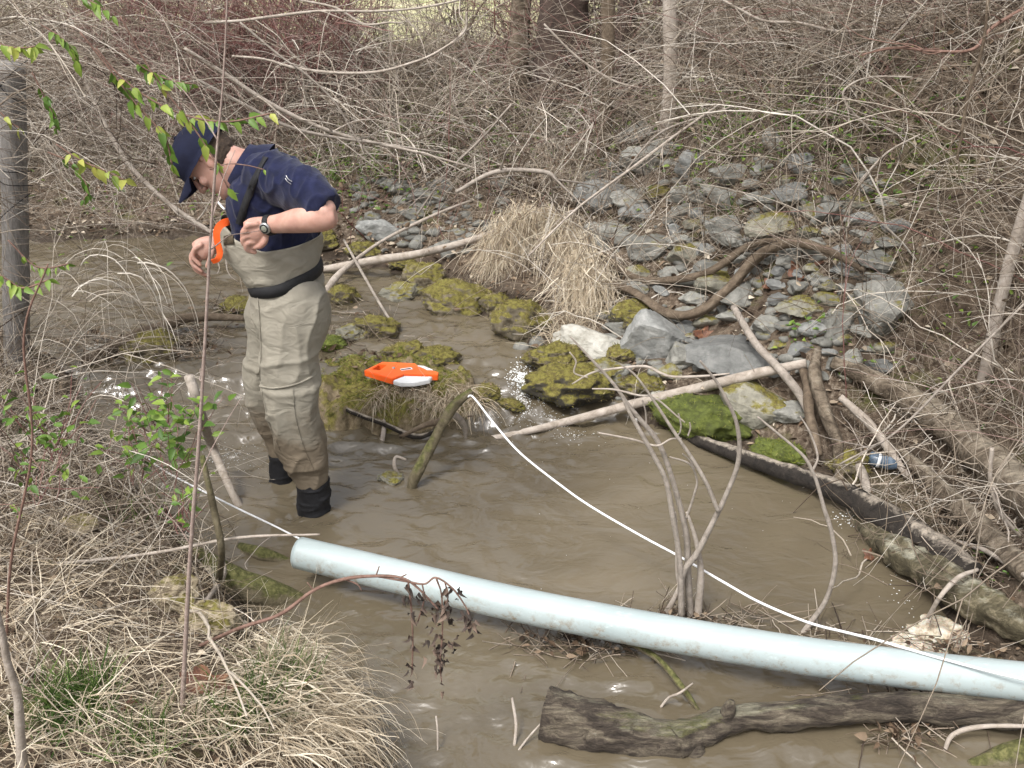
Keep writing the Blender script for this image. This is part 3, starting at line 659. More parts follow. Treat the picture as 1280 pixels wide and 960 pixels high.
def disc(c, nrm_, r, h, n=28):
    a1 = np.cross(nrm_, (0, 0, 1)); a1 /= np.linalg.norm(a1); a2 = np.cross(nrm_, a1); V = []
    for hh, rr in ((0, r), (h * .7, r), (h, r * .9)):
        for j in range(n): a = 2 * math.pi * j / n; V.append(c + nrm_ * hh + a1 * rr * math.cos(a) + a2 * rr * math.sin(a))
    F = [(k * n + j, k * n + (j + 1) % n, (k + 1) * n + (j + 1) % n, (k + 1) * n + j) for k in range(2) for j in range(n)] + [tuple(2 * n + j for j in range(n))]
    return V, F
V, F = disc(fc, nrm, .020, .008); mesh_obj("watch_case", V, F, M_STEEL, wat)
M_LCD = simple_mat("grey_watch_glass", [(0.3, (.20, .21, .17)), (0.7, (.26, .27, .22))], 20, 0.15, 0)
V, F = disc(fc + nrm * .008, nrm, .0155, .0012); mesh_obj("watch_bezel", V, F, M_BELT, wat)
V, F = disc(fc + nrm * .0092, nrm, .0105, .0008, 20); mesh_obj("watch_face", V, F, M_LCD, wat)
# orange strap hanging out of the bib
strap = [(294, 277, 3.42), (285, 277, 3.40), (276, 281, 3.39), (271, 290, 3.385), (272, 303, 3.385), (275, 315, 3.385), (272, 324, 3.38), (265, 327, 3.38)]
C = spline(np.array([P3(*p) for p in strap]), 34); T = np.gradient(C, axis=0); Sd = np.cross(T, (0, 1, .2)); Sd /= np.linalg.norm(Sd, axis=1, keepdims=True); tw = np.linspace(-.25, .25, len(C))[:, None]
Sd = Sd * np.cos(tw) + np.array((0, 1.0, 0)) * np.sin(tw); hw = np.linspace(.015, .009, len(C))[:, None]; K = len(C); O = np.cross(T, Sd); O /= np.linalg.norm(O, axis=1, keepdims=True)
V = np.vstack([C - Sd * hw, C + Sd * hw, C + Sd * hw + O * .002, C - Sd * hw + O * .002]); F = [(a * K + k, ((a + 1) % 4) * K + k, ((a + 1) % 4) * K + k + 1, a * K + k + 1) for k in range(K - 1) for a in range(4)]
tag(mesh_obj("strap", V, F, M_ORANGE, person, smooth=False), "bright orange webbing strap hanging from the open bib")
# ================================================================== ROCKS
def rockmat(name, stops, mossy=0.0, sc=14, bs=0.5):
    m, t, b = new_mat(name); co = coords(t); oi = t.nodes.new("ShaderNodeObjectInfo")
    c = ramp(t, noise(t, co, sc, 8, 0.7, 0.4), stops)
    hs = t.nodes.new("ShaderNodeHueSaturation"); vv = mth(t, 'MULTIPLY_ADD', oi.outputs['Random'], 0.6); vv.node.inputs[2].default_value = 0.72
    t.links.new(vv, hs.inputs['Value']); t.links.new(c, hs.inputs['Color']); c = hs.outputs[0]
    if mossy:
        mc = ramp(t, noise(t, co, 45, 5, .7), [(0.3, (.040, .034, .010)), (0.45, (.105, .085, .022)), (0.58, (.17, .155, .032)), (0.7, (.19, .15, .06)), (0.8, (.25, .20, .11))])
        f = mth(t, 'ADD', mth(t, 'MULTIPLY', noise(t, co, 9, 6, .7), 1.6), mth(t, 'MULTIPLY', upness(t), 0.6))
        rr = nd(t, "ShaderNodeMapRange"); rr.inputs[1].default_value = 1.45 - mossy; rr.inputs[2].default_value = 1.65 - mossy; t.links.new(f, rr.inputs[0]); c = mixc(t, rr.outputs[0], c, mc)
    t.links.new(c, b.inputs['Base Color']); b.inputs['Roughness'].default_value = 0.8; b.inputs['Specular IOR Level'].default_value = 0.35
    n1 = nd(t, "ShaderNodeBump", Strength=bs, Distance=0.01); t.links.new(noise(t, co, 40, 8, .7), n1.inputs['Height'])
    bump(t, b, noise(t, co, 190, 4, .7), 0.5, 0.003, n1.outputs[0]); return m
R_GREY = rockmat("grey_limestone", [(0.3, (.105, .103, .090)), (0.48, (.19, .187, .166)), (0.62, (.26, .252, .225)), (0.8, (.37, .35, .31))], 0.08)
R_BLUE = rockmat("blue_grey_limestone", [(0.3, (.105, .107, .10)), (0.5, (.185, .187, .177)), (0.75, (.30, .297, .278))])
R_WHITE = rockmat("pale_limestone", [(0.3, (.28, .26, .21)), (0.5, (.50, .48, .42)), (0.75, (.66, .64, .58))])
R_TAN = rockmat("tan_limestone", [(0.3, (.10, .095, .075)), (0.5, (.20, .19, .15)), (0.75, (.31, .29, .23))], 0.3)
R_MOSS = rockmat("moss_covered_rock", [(0.3, (.04, .035, .022)), (0.5, (.12, .10, .068)), (0.75, (.27, .23, .165))], 0.50, bs=1.0)
R_GREEN = rockmat("bright_moss", [(0.3, (.04, .045, .012)), (0.5, (.09, .11, .02)), (0.75, (.18, .21, .04))], 0.0, 30, 1.0)
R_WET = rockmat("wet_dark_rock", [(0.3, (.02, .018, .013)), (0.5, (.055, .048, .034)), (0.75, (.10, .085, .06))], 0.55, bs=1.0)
_ico = {}
def ico(n):
    if n not in _ico:
        bm = bmesh.new(); bmesh.ops.create_icosphere(bm, subdivisions=n, radius=1.0)
        _ico[n] = (np.array([v.co[:] for v in bm.verts]), [tuple(v.index for v in f.verts) for f in bm.faces]); bm.free()
    return _ico[n]
def rock_shape(rx, ry, rz, n=4, planes=13, rnd=0.0, soft=False, lump=0.06):
    D, F = ico(n); D = D / np.linalg.norm(D, axis=1, keepdims=True)
    if soft: r = 1 + 0.22 * fbm(D * 1.0 + rng.random(3) * 30, 1.6, 3); V = D * r[:, None]
    else:
        nn = rng.normal(0, 1, (planes, 3)); nn /= np.linalg.norm(nn, axis=1, keepdims=True); d = rng.uniform(0.55, 0.92, planes)
        q = np.clip(D @ nn.T, 0.02, None); r = np.minimum((d / q).min(1), 1.12); V = D * r[:, None]
    ang = rng.uniform(-.5, .5) if not rnd else rng.uniform(0, 6.28); sc = 1.0 / max(0.6, np.abs(V[:, 0]).max())
    V = V * sc
    V = V + V * (lump * fbm(V + rng.random(3) * 20, 3.0, 5))[:, None]
    V = V * np.array((rx, ry, rz)); tl = rng.normal(0, .12, 2); c, s_ = math.cos(ang * .5), math.sin(ang * .5)
    V = V @ np.array([[c, -s_, 0], [s_, c, 0], [0, 0, 1]]).T; V = V @ np.array([[1, 0, tl[0]], [0, 1, tl[1]], [-tl[0], -tl[1], 1]]).T
    return V, F
def lift(px, py, h):
    g = hit(px, py); d = ray(px, py); d = d / np.linalg.norm(d); return g - d * h * 1.3
T_MOSS = var_mat("moss_fuzz", [(0.0, (.045, .038, .012)), (0.35, (.10, .085, .025)), (0.6, (.14, .135, .03)), (0.8, (.17, .125, .06)), (1.0, (.30, .25, .15))], .9, .1)
T_MOSSG = var_mat("green_moss_fuzz", [(0.0, (.05, .055, .012)), (0.5, (.10, .125, .022)), (0.8, (.19, .21, .04)), (1.0, (.26, .24, .09))], .9, .1)
def fuzz(V, parent, n, mat, L=(.006, .018), name="moss"):
    z = V[:, 2]; w_ = V[z > z.min() + (z.max() - z.min()) * .35]; P0 = w_[rng.integers(0, len(w_), n)]; c = V.mean(0)
    P0 = P0 + rng.normal(0, .004, P0.shape); D = (P0 - c) / (np.linalg.norm(P0 - c, axis=1, keepdims=True) + 1e-6) + rng.normal(0, .5, P0.shape); D[:, 2] += .3
    P = grow(P0 - D * .002, D, rng.uniform(*L, n), 4, 12.0, .3); clus = np.clip(.5 + .55 * fbm(P0, 16, 3) + rng.normal(0, .12, n), 0, 1)
    V_, F_, A_ = ribbons_mesh(P, taper(n, 4, rng.uniform(.0009, .0022, n), .3), clus, rng.normal(0, 1, (n, 3))); b_ = Bag(); b_.add(V_, F_, A_); return b_.build(name, T_MOSSG if mat is R_GREEN else T_MOSS, parent)
def rock(px, py, wp, hp_, mat, label, group=None, n=4, soft=False, name="rock", base=None, lump=.06, planes=13):
    g = hit(px, py + hp_ * .30) if base is None else base
    sc = dist(g) / FPX; rx = wp * sc * (.68 if not soft else .62); ry = rx * .75; dep = math.asin((CAM[2] - g[2]) / np.linalg.norm(CAM - g))
    h = hp_ * sc / 2 * 1.1; rz = math.sqrt(max(h * h - (ry * math.sin(dep)) ** 2, (0.42 * rx) ** 2)) / math.cos(dep) if True else h
    rz = min(rz, rx * 1.2)
    V, F = rock_shape(rx, ry, rz, n, soft=soft, lump=lump, planes=planes); c = g + np.array((0, ry * .15, rz * .42))
    o = mesh_obj(name, V + c, F, mat, origin=(c[0], c[1], g[2]), smooth=soft)
    if mat in (R_MOSS, R_GREEN, R_WET): fuzz(V + c, o, 1100 if wp > 60 else 600, mat)
    return tag(o, label, "rock", group)
RG = "riprap stones on the far bank"; MG = "mossy boulders along the channel"
big = [
 (748,248,62,46,R_BLUE,"large blue grey block at the upper right of the dead grass tuft"),
 (797,251,52,24,R_GREY,"long rounded stone right of the large blue grey block, above a flat grey one"),
 (801,268,42,22,R_BLUE,"flat grey stone just below the long rounded one right of the blue grey block"),
 (824,240,34,22,R_MOSS,"yellow mossy stone above the middle of the stone slope"),
 (855,242,32,26,R_GREY,"squarish grey green stone right of the yellow mossy stone"),
 (880,244,30,18,R_GREY,"small tilted grey stone below the tangle of twigs"),
 (849,268,38,22,R_GREY,"wedge shaped grey stone in the middle of the stone slope"),
 (872,280,28,17,R_TAN,"small tan stone under the wedge shaped one"),
 (762,286,48,30,R_GREY,"broad grey stone behind the right side of the dead grass tuft"),
 (782,300,28,20,R_GREY,"small grey stone below the broad one by the dead grass tuft"),
 (811,308,50,22,R_GREY,"low flat grey slab above the curved brown root"),
 (858,319,34,26,R_TAN,"rounded tan stone above the curved brown root"),
 (847,303,26,17,R_GREY,"pebbly little grey stone above the rounded tan one"),
 (882,312,24,18,R_BLUE,"small bluish stone right of the rounded tan one"),
 (895,334,40,22,R_GREY,"flat grey stone inside the bend of the curved brown root"),
 (735,427,72,36,R_WHITE,"bright white limestone rock lying at the channel edge below the dead grass"),
 (777,411,32,18,R_GREY,"small grey stone between the white rock and the big grey block"),
 (818,424,62,60,R_BLUE,"big upright grey block right of the white rock"),
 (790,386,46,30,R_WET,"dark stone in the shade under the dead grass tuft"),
 (852,444,34,34,R_GREY,"narrow grey stone wedged between the big block and the long slab"),
 (912,445,98,46,R_BLUE,"long smooth grey slab just above the pale fallen pole"),
 (935,498,80,62,R_TAN,"big tan grey boulder in front of the pale fallen pole"),
 (986,512,44,32,R_GREY,"grey stone right of the big tan grey boulder"),
 (908,247,54,28,R_GREY,"broad stone at the top of the slope beside the green plant"),
 (995,244,42,26,R_BLUE,"blue stone half hidden in the brambles at the top of the slope"),
 (1039,263,34,32,R_GREY,"square pale stone at the right edge of the stone slope"),
 (975,282,64,36,R_TAN,"large tilted stone above the arch of the curved brown root"),
 (912,284,46,20,R_GREY,"flat stone left of the large tilted one"),
 (911,299,38,22,R_GREY,"grey stone under the flat one left of the large tilted stone"),
 (991,318,34,22,R_GREY,"flat grey stone under the arch of the curved brown root"),
 (1122,282,32,22,R_BLUE,"lone blue stone deep in the right hand brambles"),
 (1106,376,58,56,R_GREY,"large rounded boulder at the left edge of the brambles"),
 (1096,404,48,26,R_GREY,"stone directly under the large rounded boulder"),
 (998,384,50,32,R_TAN,"squat tan stone left of the large rounded boulder"),
 (975,373,26,18,R_BLUE,"small blue stone touching the squat tan one"),
 (926,368,46,28,R_GREY,"grey stone just under the curved brown root"),
 (895,352,40,28,R_TAN,"mossy tan stone behind the curved brown root"),
 (1044,402,34,42,R_GREY,"upright slab leaning left of the large rounded boulder"),
 (1070,380,20,36,R_TAN,"thin upright stone between the leaning slab and the rounded boulder"),
 (1083,412,34,20,R_GREY,"small stone at the foot of the thin upright stone"),
 (1096,455,34,20,R_BLUE,"small pale stone beside the rotten trunk on the right"),
 (1096,324,40,20,R_GREY,"low grey stone at the edge of the brambles above the rounded boulder"),
 (914,394,36,22,R_GREY,"grey stone above the broken stub of the leaning stick"),
 (868,372,32,22,R_GREY,"plain grey stone left of the mossy tan stone under the root"),
 (810,206,60,22,R_GREY,"long flat stone at the top of the slope under the twigs"),
 (800,166,44,22,R_GREY,"highest stone on the bank near the pale sapling"),
 (833,190,50,20,R_GREY,"flat stone below the highest one by the pale sapling"),
 (864,208,34,32,R_BLUE,"dark upright stone right of the long flat one at the top"),
 (915,217,44,32,R_GREY,"leaning stone at the top of the slope right of the dark upright one"),
 (969,178,26,38,R_GREY,"tall thin stone standing among green leaves high on the bank"),
 (474,287,44,32,R_BLUE,"sharp cornered slate coloured rock on the far bank behind the man's elbow"),
 (533,246,40,24,R_GREY,"pale grey stone high on the far bank behind the man"),
 (500,236,28,18,R_GREY,"small grey stone left of the pale one high on the far bank"),
 (516,268,30,20,R_GREY,"grey stone in the middle of the far bank right of the slate coloured rock"),
 (550,232,26,16,R_BLUE,"small blue grey stone right of the pale one high on the far bank"),
 (819,487,26,22,R_WHITE,"small white stone under the pale fallen pole"),
]
for i, (px, py, w_, h_, m_, lb) in enumerate(big):
    rock(px, py, w_, h_, m_, lb, RG, 4 if w_ < 60 else 5)
LMK = [(748,248,"the large blue grey block"), (824,240,"the yellow mossy stone"), (849,268,"the wedge shaped stone"), (762,286,"the broad stone behind the dead grass"), (811,308,"the low flat slab"), (858,319,"the rounded tan stone"), (733,427,"the white rock"), (816,424,"the upright grey block"),
 (912,445,"the long smooth slab"), (935,498,"the big tan grey boulder"), (908,247,"the broad stone beside the green plant"), (1039,263,"the square pale stone"), (975,282,"the large tilted stone"), (991,318,"the arch of the curved root"), (1106,376,"the large rounded boulder"), (998,384,"the squat tan stone"),
 (1044,402,"the leaning slab"), (895,352,"the mossy tan stone"), (1096,455,"the rotten trunk end"), (969,178,"the tall thin stone"), (474,287,"the slate coloured rock behind the man"), (533,246,"the pale stone high behind the man"), (560,300,"the driftwood branch end"), (920,390,"the broken stub of the leaning stick"), (870,372,"the bend of the curved root")]
_used = set()
def fill_label(x, y, w_, h_, mi):
    size = "small" if w_ < 23 else ("medium" if w_ < 29 else "largish"); tone = ["grey", "pale grey", "tan", "bluish"][mi]; shp = "flat" if h_ / w_ < .6 else ("chunky" if h_ / w_ < .7 else "rounded")
    for a, b, nm in sorted(LMK, key=lambda q: (q[0] - x) ** 2 + ((q[1] - y) * 1.5) ** 2):
        dx, dy = x - a, (y - b) * 1.4; dr = ("right of" if dx > 0 else "left of") if abs(dx) > abs(dy) else ("below" if dy > 0 else "above")
        lb = f"{size} {shp} {tone} stone {dr} {nm}"
        if lb not in _used: _used.add(lb); return lb
FG = "plain medium stones packed between the larger ones"; placed = [(b_[0], b_[1], b_[2]) for b_ in big]; nfill = 0; tries = 0
while nfill < 95 and tries < 4000:
    tries += 1; x_, y_ = (rng.uniform(745, 1120), rng.uniform(205, 470)) if nfill < 75 else (rng.uniform(430, 600), rng.uniform(225, 310)); w_ = rng.uniform(18, 34)
    if y_ > 330 and x_ < 790 + (y_ - 330) * .2: continue
    if x_ > 1010 and y_ < 250: continue
    if any(abs(x_ - a) < (w_ + c_) * .42 and abs(y_ - b_) < (w_ + c_) * .30 for a, b_, c_ in placed): continue
    placed.append((x_, y_, w_)); mi = rng.integers(0, 4); h_ = w_ * rng.uniform(.5, .8)
    rock(x_, y_, w_, h_, [R_GREY, R_GREY, R_TAN, R_BLUE][mi], fill_label(x_, y_, w_, h_, mi), FG, 3, planes=10); nfill += 1
moss = [
 (570,372,74,46,R_MOSS,"big cushion shaped mossy boulder left under the dead grass tuft"),
 (528,344,46,36,R_MOSS,"round mossy boulder upstream of the cushion shaped one"),
 (500,366,42,20,R_TAN,"low flat stone in the shallow water left of the cushion shaped boulder"),
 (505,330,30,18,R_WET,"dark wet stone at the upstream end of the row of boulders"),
 (648,400,66,54,R_MOSS,"mossy boulder in the channel under the dead grass tuft"),
 (618,378,34,26,R_MOSS,"small mossy boulder between the cushion shaped one and the one under the grass"),
 (692,446,64,34,R_MOSS,"brown mossy boulder just left of the white rock"),
 (712,480,92,48,R_WET,"dark wet mossy boulder beside the little waterfall"),
 (756,462,48,28,R_TAN,"pale topped stone behind the dark wet boulder by the waterfall"),
 (800,402,36,24,R_MOSS,"mossy stone left of the big upright grey block"),
 (776,441,34,20,R_MOSS,"small mossy stone below the right end of the white rock"),
 (803,480,50,28,R_MOSS,"mossy stone above the pale fallen pole near the water"),
 (429,370,34,30,R_MOSS,"furry brown mossy rock just behind the man's hip"),
 (470,408,52,34,R_MOSS,"mossy rock in the stream behind the mossy bar"),
 (440,415,34,24,R_TAN,"small bare stone left of the mossy rock behind the bar"),
 (411,431,36,14,R_GREEN,"bright green low mossy stone next to the man's thigh"),
 (505,441,46,24,R_MOSS,"knobbly mossy stone at the back of the mossy bar"),
 (546,446,50,26,R_MOSS,"rounded mossy stone right of the knobbly one at the back of the bar"),
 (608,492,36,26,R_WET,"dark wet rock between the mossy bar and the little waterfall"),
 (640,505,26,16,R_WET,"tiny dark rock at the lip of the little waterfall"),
 (190,434,58,44,R_MOSS,"square mossy rock under the dark log on the left side of the stream"),
 (488,598,26,12,R_TAN,"small stone breaking the water beside the forked stick"),
 (880,522,104,56,R_GREEN,"wide bright green moss hummock at the pool edge"),
 (976,566,62,38,R_GREEN,"green moss hummock behind the blackened log"),
 (1062,580,44,38,R_MOSS,"moss hummock beside the old bottle"),
 (402,300,40,26,R_MOSS,"yellow mossy rock on the far bank right behind the man's elbow"),
 (455,312,36,20,R_MOSS,"low mossy rock at the water's edge under the slate coloured rock"),
 (300,385,46,16,R_WET,"low dark stone at the tip of the dark log on the left"),
]
for i, (px, py, w_, h_, m_, lb) in enumerate(moss):
    rock(px, py, w_, h_, m_, lb, MG, 5, soft=True, lump=.13)
TUF = rockmat("tan_tufa", [(0.3, (.16, .125, .08)), (0.5, (.30, .25, .17)), (0.75, (.44, .38, .28))], 0.25, bs=1.0)
rock(216, 742, 54, 44, TUF, "knobbly tan stone at the water edge by the mossy log", None, 5, soft=True, lump=.2)
rock(262, 770, 60, 40, TUF, "second knobbly tan stone, lower and partly mossy, below the first at the mossy log", None, 5, soft=True, lump=.2)
rock(95, 655, 40, 22, TUF, "flat pale stone under the brambles of the near bank", None, 4)
rock(120, 440, 34, 16, R_WHITE, "pale flat stone on the left shore behind the brambles", None, 4)
# loose gravel and small stones nobody could count, in one object
def scatter_px(n, x0, x1, y0, y1, poly=None):
    out = []
    while len(out) < n:
        px, py = rng.uniform(x0, x1), rng.uniform(y0, y1)
        out.append(hit(px, py))
    return np.array(out)
bag = Bag(); D1, F1 = ico(2); F1 = np.array(F1)
pts = np.vstack([scatter_px(330, 740, 1110, 200, 470), scatter_px(120, 440, 640, 225, 320), scatter_px(60, 640, 860, 420, 500)])
for p in pts:
    s_ = rng.uniform(.012, .042) * (dist(p) / 5); nn = rng.normal(0, 1, (9, 3)); nn /= np.linalg.norm(nn, axis=1, keepdims=True)
    r = np.minimum((rng.uniform(.55, .9, 9) / np.clip(D1 @ nn.T, .02, None)).min(1), 1.1)
    bag.add(D1 * r[:, None] * s_ * np.array((1.2, 1, .7)) + p + (0, 0, s_ * .2), F1)
tag(bag.build("loose_stones", R_GREY, smooth=False), "small loose grey stones filling the gaps between the larger riprap", "gravel", kind="stuff")

# ================================================================== MOSSY BAR
isl = np.array([W0(388,452,.12), W0(440,434,.12), W0(500,438,.12), W0(560,442,.12), W0(592,462,.10), W0(606,500,.04), W0(592,528), W0(540,541), W0(470,546), W0(400,538), W0(378,505)])
def pdist(x, y, poly):
    q = np.column_stack([x.ravel(), y.ravel()]); best = np.full(len(q), 9e9); ins = np.zeros(len(q), bool)
    for i in range(len(poly)):
        a = poly[i]; b = poly[(i + 1) % len(poly)]; ab = b - a; t = np.clip(((q - a) @ ab) / (ab @ ab), 0, 1)
        best = np.minimum(best, np.linalg.norm(q - (a + t[:, None] * ab), axis=1))
        c = ((a[1] > q[:, 1]) != (b[1] > q[:, 1])); xi = ab[0] * (q[:, 1] - a[1]) / (ab[1] if abs(ab[1]) > 1e-9 else 1e-9) + a[0]; ins ^= c & (q[:, 0] < xi)
    return np.where(ins, best, -best).reshape(x.shape)
x0, y0 = isl.min(0) - .08; x1, y1 = isl.max(0) + .08
XX, YY = np.meshgrid(np.arange(x0, x1, .007), np.arange(y0, y1, .007)); q3 = np.stack([XX, YY, 0 * XX], -1)
dd = pdist(XX, YY, isl) + .035 * fbm(q3, 12, 4) - .01
lumps = np.maximum(0, fbm(q3, 9, 3)) * .05 + fbm(q3, 40, 4) * .010
ZZ = -0.06 + .13 * sstep(-.03, .04, dd) + .05 * sstep(.02, .16, dd) + lumps * 1.2 * sstep(-.01, .05, dd)
V = np.stack([XX, YY, ZZ], -1); V[..., :2] += (.012 * np.stack([fbm(q3 + 3, 30, 2), fbm(q3 + 8, 30, 2)], -1)) * sstep(.1, 0, dd)[..., None]
idx = np.arange(XX.size).reshape(XX.shape); F = np.stack([idx[:-1, :-1], idx[:-1, 1:], idx[1:, 1:], idx[1:, :-1]], -1).reshape(-1, 4)
M_BAR = rockmat("mossy_bar_soil", [(0.3, (.07, .055, .03)), (0.5, (.18, .14, .085)), (0.75, (.30, .245, .16))], 0.42, sc=40, bs=1.0)
cbar = isl.mean(0)
tag(mesh_obj("mossy_bar", V.reshape(-1, 3), F, M_BAR, origin=(cbar[0], cbar[1], 0)), "mossy tan islet in the middle of the stream under the orange tape reel", "gravel bar")
fz = V.reshape(-1, 3); fz = fz[(dd.ravel() > .0) & (fbm(fz, 7, 3) > -.15)]; bar_ = [o for o in COL.objects if o.name == 'mossy_bar'][0]
fuzz(fz, bar_, 9000, R_GREEN, (.006, .02))
BARZ = lambda x, y: float(ZZ[np.clip(int((y - y0) / .007), 0, ZZ.shape[0] - 1), np.clip(int((x - x0) / .007), 0, ZZ.shape[1] - 1)])

# ================================================================== WOOD
def barkmat(name, stops, moss=0.0, sc=22, bs=0.6, stretch=(1, 1, 1), rough=.85, top=None, topat=1.45):
    m, t, b = new_mat(name); co = coords(t, 'Object', stretch); c = ramp(t, noise(t, co, sc, 7, .7, .8), stops)
    if moss:
        mc = ramp(t, noise(t, co, 70, 4), [(0.3, (.04, .042, .012)), (0.5, (.09, .09, .03)), (0.7, (.16, .15, .06))])
        f = mth(t, 'ADD', mth(t, 'MULTIPLY', noise(t, co, 11, 8, .75), 1.8), mth(t, 'MULTIPLY', upness(t), .5))
        rr = nd(t, "ShaderNodeMapRange"); rr.inputs[1].default_value = 1.5 - moss; rr.inputs[2].default_value = 1.7 - moss; t.links.new(f, rr.inputs[0]); c = mixc(t, rr.outputs[0], c, mc)
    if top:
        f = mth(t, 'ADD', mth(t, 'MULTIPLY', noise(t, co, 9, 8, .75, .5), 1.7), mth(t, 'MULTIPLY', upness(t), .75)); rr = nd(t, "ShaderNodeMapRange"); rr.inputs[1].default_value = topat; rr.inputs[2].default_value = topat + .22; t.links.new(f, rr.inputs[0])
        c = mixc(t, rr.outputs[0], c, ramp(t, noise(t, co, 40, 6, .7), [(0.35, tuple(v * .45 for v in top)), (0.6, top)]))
    t.links.new(c, b.inputs['Base Color']); b.inputs['Roughness'].default_value = rough; b.inputs['Specular IOR Level'].default_value = .3
    n1 = nd(t, "ShaderNodeBump", Strength=bs, Distance=.012); t.links.new(noise(t, co, sc * 2.2, 6, .7, 1.0), n1.inputs['Height']); bump(t, b, noise(t, co, 170, 4), .4, .003, n1.outputs[0]); return m
B_PALE = barkmat("pale_weathered_bark", [(0.3, (.20, .165, .13)), (0.5, (.33, .285, .24)), (0.75, (.46, .41, .36))], 0, 18, .3)
B_GREY = barkmat("grey_twig_bark", [(0.3, (.16, .135, .11)), (0.5, (.27, .235, .20)), (0.75, (.40, .35, .30))], 0, 30, .3)
B_BROWN = barkmat("brown_root_bark", [(0.3, (.055, .038, .025)), (0.5, (.12, .09, .062)), (0.75, (.21, .165, .12))], 0, 20, .7, (1, 1, 1))
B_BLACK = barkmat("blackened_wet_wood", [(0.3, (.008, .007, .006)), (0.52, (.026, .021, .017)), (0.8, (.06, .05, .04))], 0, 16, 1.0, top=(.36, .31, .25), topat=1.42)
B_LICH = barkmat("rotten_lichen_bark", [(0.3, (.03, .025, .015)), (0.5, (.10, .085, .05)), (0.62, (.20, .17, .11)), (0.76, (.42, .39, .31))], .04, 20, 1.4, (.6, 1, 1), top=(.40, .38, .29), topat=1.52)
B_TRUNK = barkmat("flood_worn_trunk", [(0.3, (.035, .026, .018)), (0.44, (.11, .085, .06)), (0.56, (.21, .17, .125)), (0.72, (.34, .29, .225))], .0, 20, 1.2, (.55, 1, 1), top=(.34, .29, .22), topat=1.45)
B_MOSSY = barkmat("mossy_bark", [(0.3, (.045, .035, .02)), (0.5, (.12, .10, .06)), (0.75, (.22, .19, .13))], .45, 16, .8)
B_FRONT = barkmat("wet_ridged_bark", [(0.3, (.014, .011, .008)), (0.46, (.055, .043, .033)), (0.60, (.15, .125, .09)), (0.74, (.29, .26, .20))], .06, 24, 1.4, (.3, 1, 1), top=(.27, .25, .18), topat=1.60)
B_RED = barkmat("red_brown_stem_bark", [(0.3, (.10, .055, .04)), (0.6, (.22, .135, .105)), (0.8, (.32, .23, .18))], 0, 40, .3)
def path(pts):
    """(px, py, z) or (px, py, None, Y) or (px,py,'g',h): on the ground plus h"""
    out = []
    for p in pts:
        if len(p) == 4 and p[2] is None: out.append(atY(p[0], p[1], p[3]))
        elif p[2] == 'g': out.append(lift(p[0], p[1], p[3]))
        else: out.append(at(p[0], p[1], p[2]))
    return np.array(out)
def wood(name, pts, wpx, mat, label, cat, group=None, sides=14, n=None, rough=.10, rs=14, flute=0.0, parent=None):
    P = path(pts) if not isinstance(pts, np.ndarray) else pts
    R = [w_ * dist(p) / FPX / 2 for w_, p in zip(wpx, P)]
    V, F = tube(P, R, sides, n or max(10, 7 * len(P)), rough, rs / max(0.3, 1), flute=flute, seed=rng.random() * 9)
    o = mesh_obj(name, V, F, mat, parent, origin=P[0] if parent is None else None)
    if parent is None: tag(o, label, cat, group)
    return o
# long pale pole across the channel mouth
wood("fallen_pole", [(596,551,-.03),(650,541,.012),(720,524,.05),(800,503,.10),(870,486,.15),(905,477,'g',.07),(950,466,'g',.08),(1008,454,'g',.08)], [6, 8, 10, 12, 13, 13, 13, 11], B_PALE, "long straight pale fallen pole sloping from the pool up across the rocks", "branch", rough=.05, n=60, sides=18)
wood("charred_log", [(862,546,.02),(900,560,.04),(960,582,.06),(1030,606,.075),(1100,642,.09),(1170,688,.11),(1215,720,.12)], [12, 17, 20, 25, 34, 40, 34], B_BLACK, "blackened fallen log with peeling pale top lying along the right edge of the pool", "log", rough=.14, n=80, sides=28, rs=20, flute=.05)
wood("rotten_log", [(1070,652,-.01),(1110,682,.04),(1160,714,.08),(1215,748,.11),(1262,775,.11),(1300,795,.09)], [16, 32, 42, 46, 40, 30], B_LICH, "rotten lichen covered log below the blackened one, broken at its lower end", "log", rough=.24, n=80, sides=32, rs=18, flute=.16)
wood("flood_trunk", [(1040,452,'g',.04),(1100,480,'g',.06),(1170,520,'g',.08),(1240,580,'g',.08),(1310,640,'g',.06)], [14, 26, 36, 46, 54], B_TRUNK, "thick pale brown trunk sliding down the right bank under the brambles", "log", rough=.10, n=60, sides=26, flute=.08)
wood("flood_trunk", [(1120,560,'g',.03),(1165,600,'g',.06),(1215,650,'g',.06),(1290,720,'g',.05)], [12, 22, 30, 30], B_TRUNK, "thinner brown trunk below the thick one, near the trapped bottle", "log", rough=.12, n=50, sides=22, flute=.1)
wood("curved_root", [(745,348,'g',.04),(790,364,'g',.08),(835,392,'g',.10),(872,390,'g',.11),(910,362,'g',.12),(945,322,'g',.13),(985,304,'g',.13),(1030,312,'g',.10),(1080,338,'g',.05)], [6, 9, 11, 12, 13, 13, 12, 10, 6], B_BROWN, "thick curved brown root arching over the stones of the far bank", "root", rough=.12, n=80, sides=16, flute=.12)
wood("curved_root", [(735,300,'g',.04),(790,345,'g',.07),(840,350,'g',.08),(890,338,'g',.10),(935,308,'g',.11),(975,300,'g',.12)], [6, 8, 9, 9, 9, 7], B_BROWN, "thinner brown root running beside the thick curved one, nearer the bank top", "root", rough=.12, n=60, flute=.1)
wood("leaning_stick", [(917,384,'g',.22),(945,430,'g',.14),(975,462,'g',.10),(1004,500,'g',.06),(1020,540,'g',.02)], [8, 10, 10.5, 11, 9], B_GREY, "splintered grey stick leaning down the rocks with a broken pale tip", "branch", rough=.10)
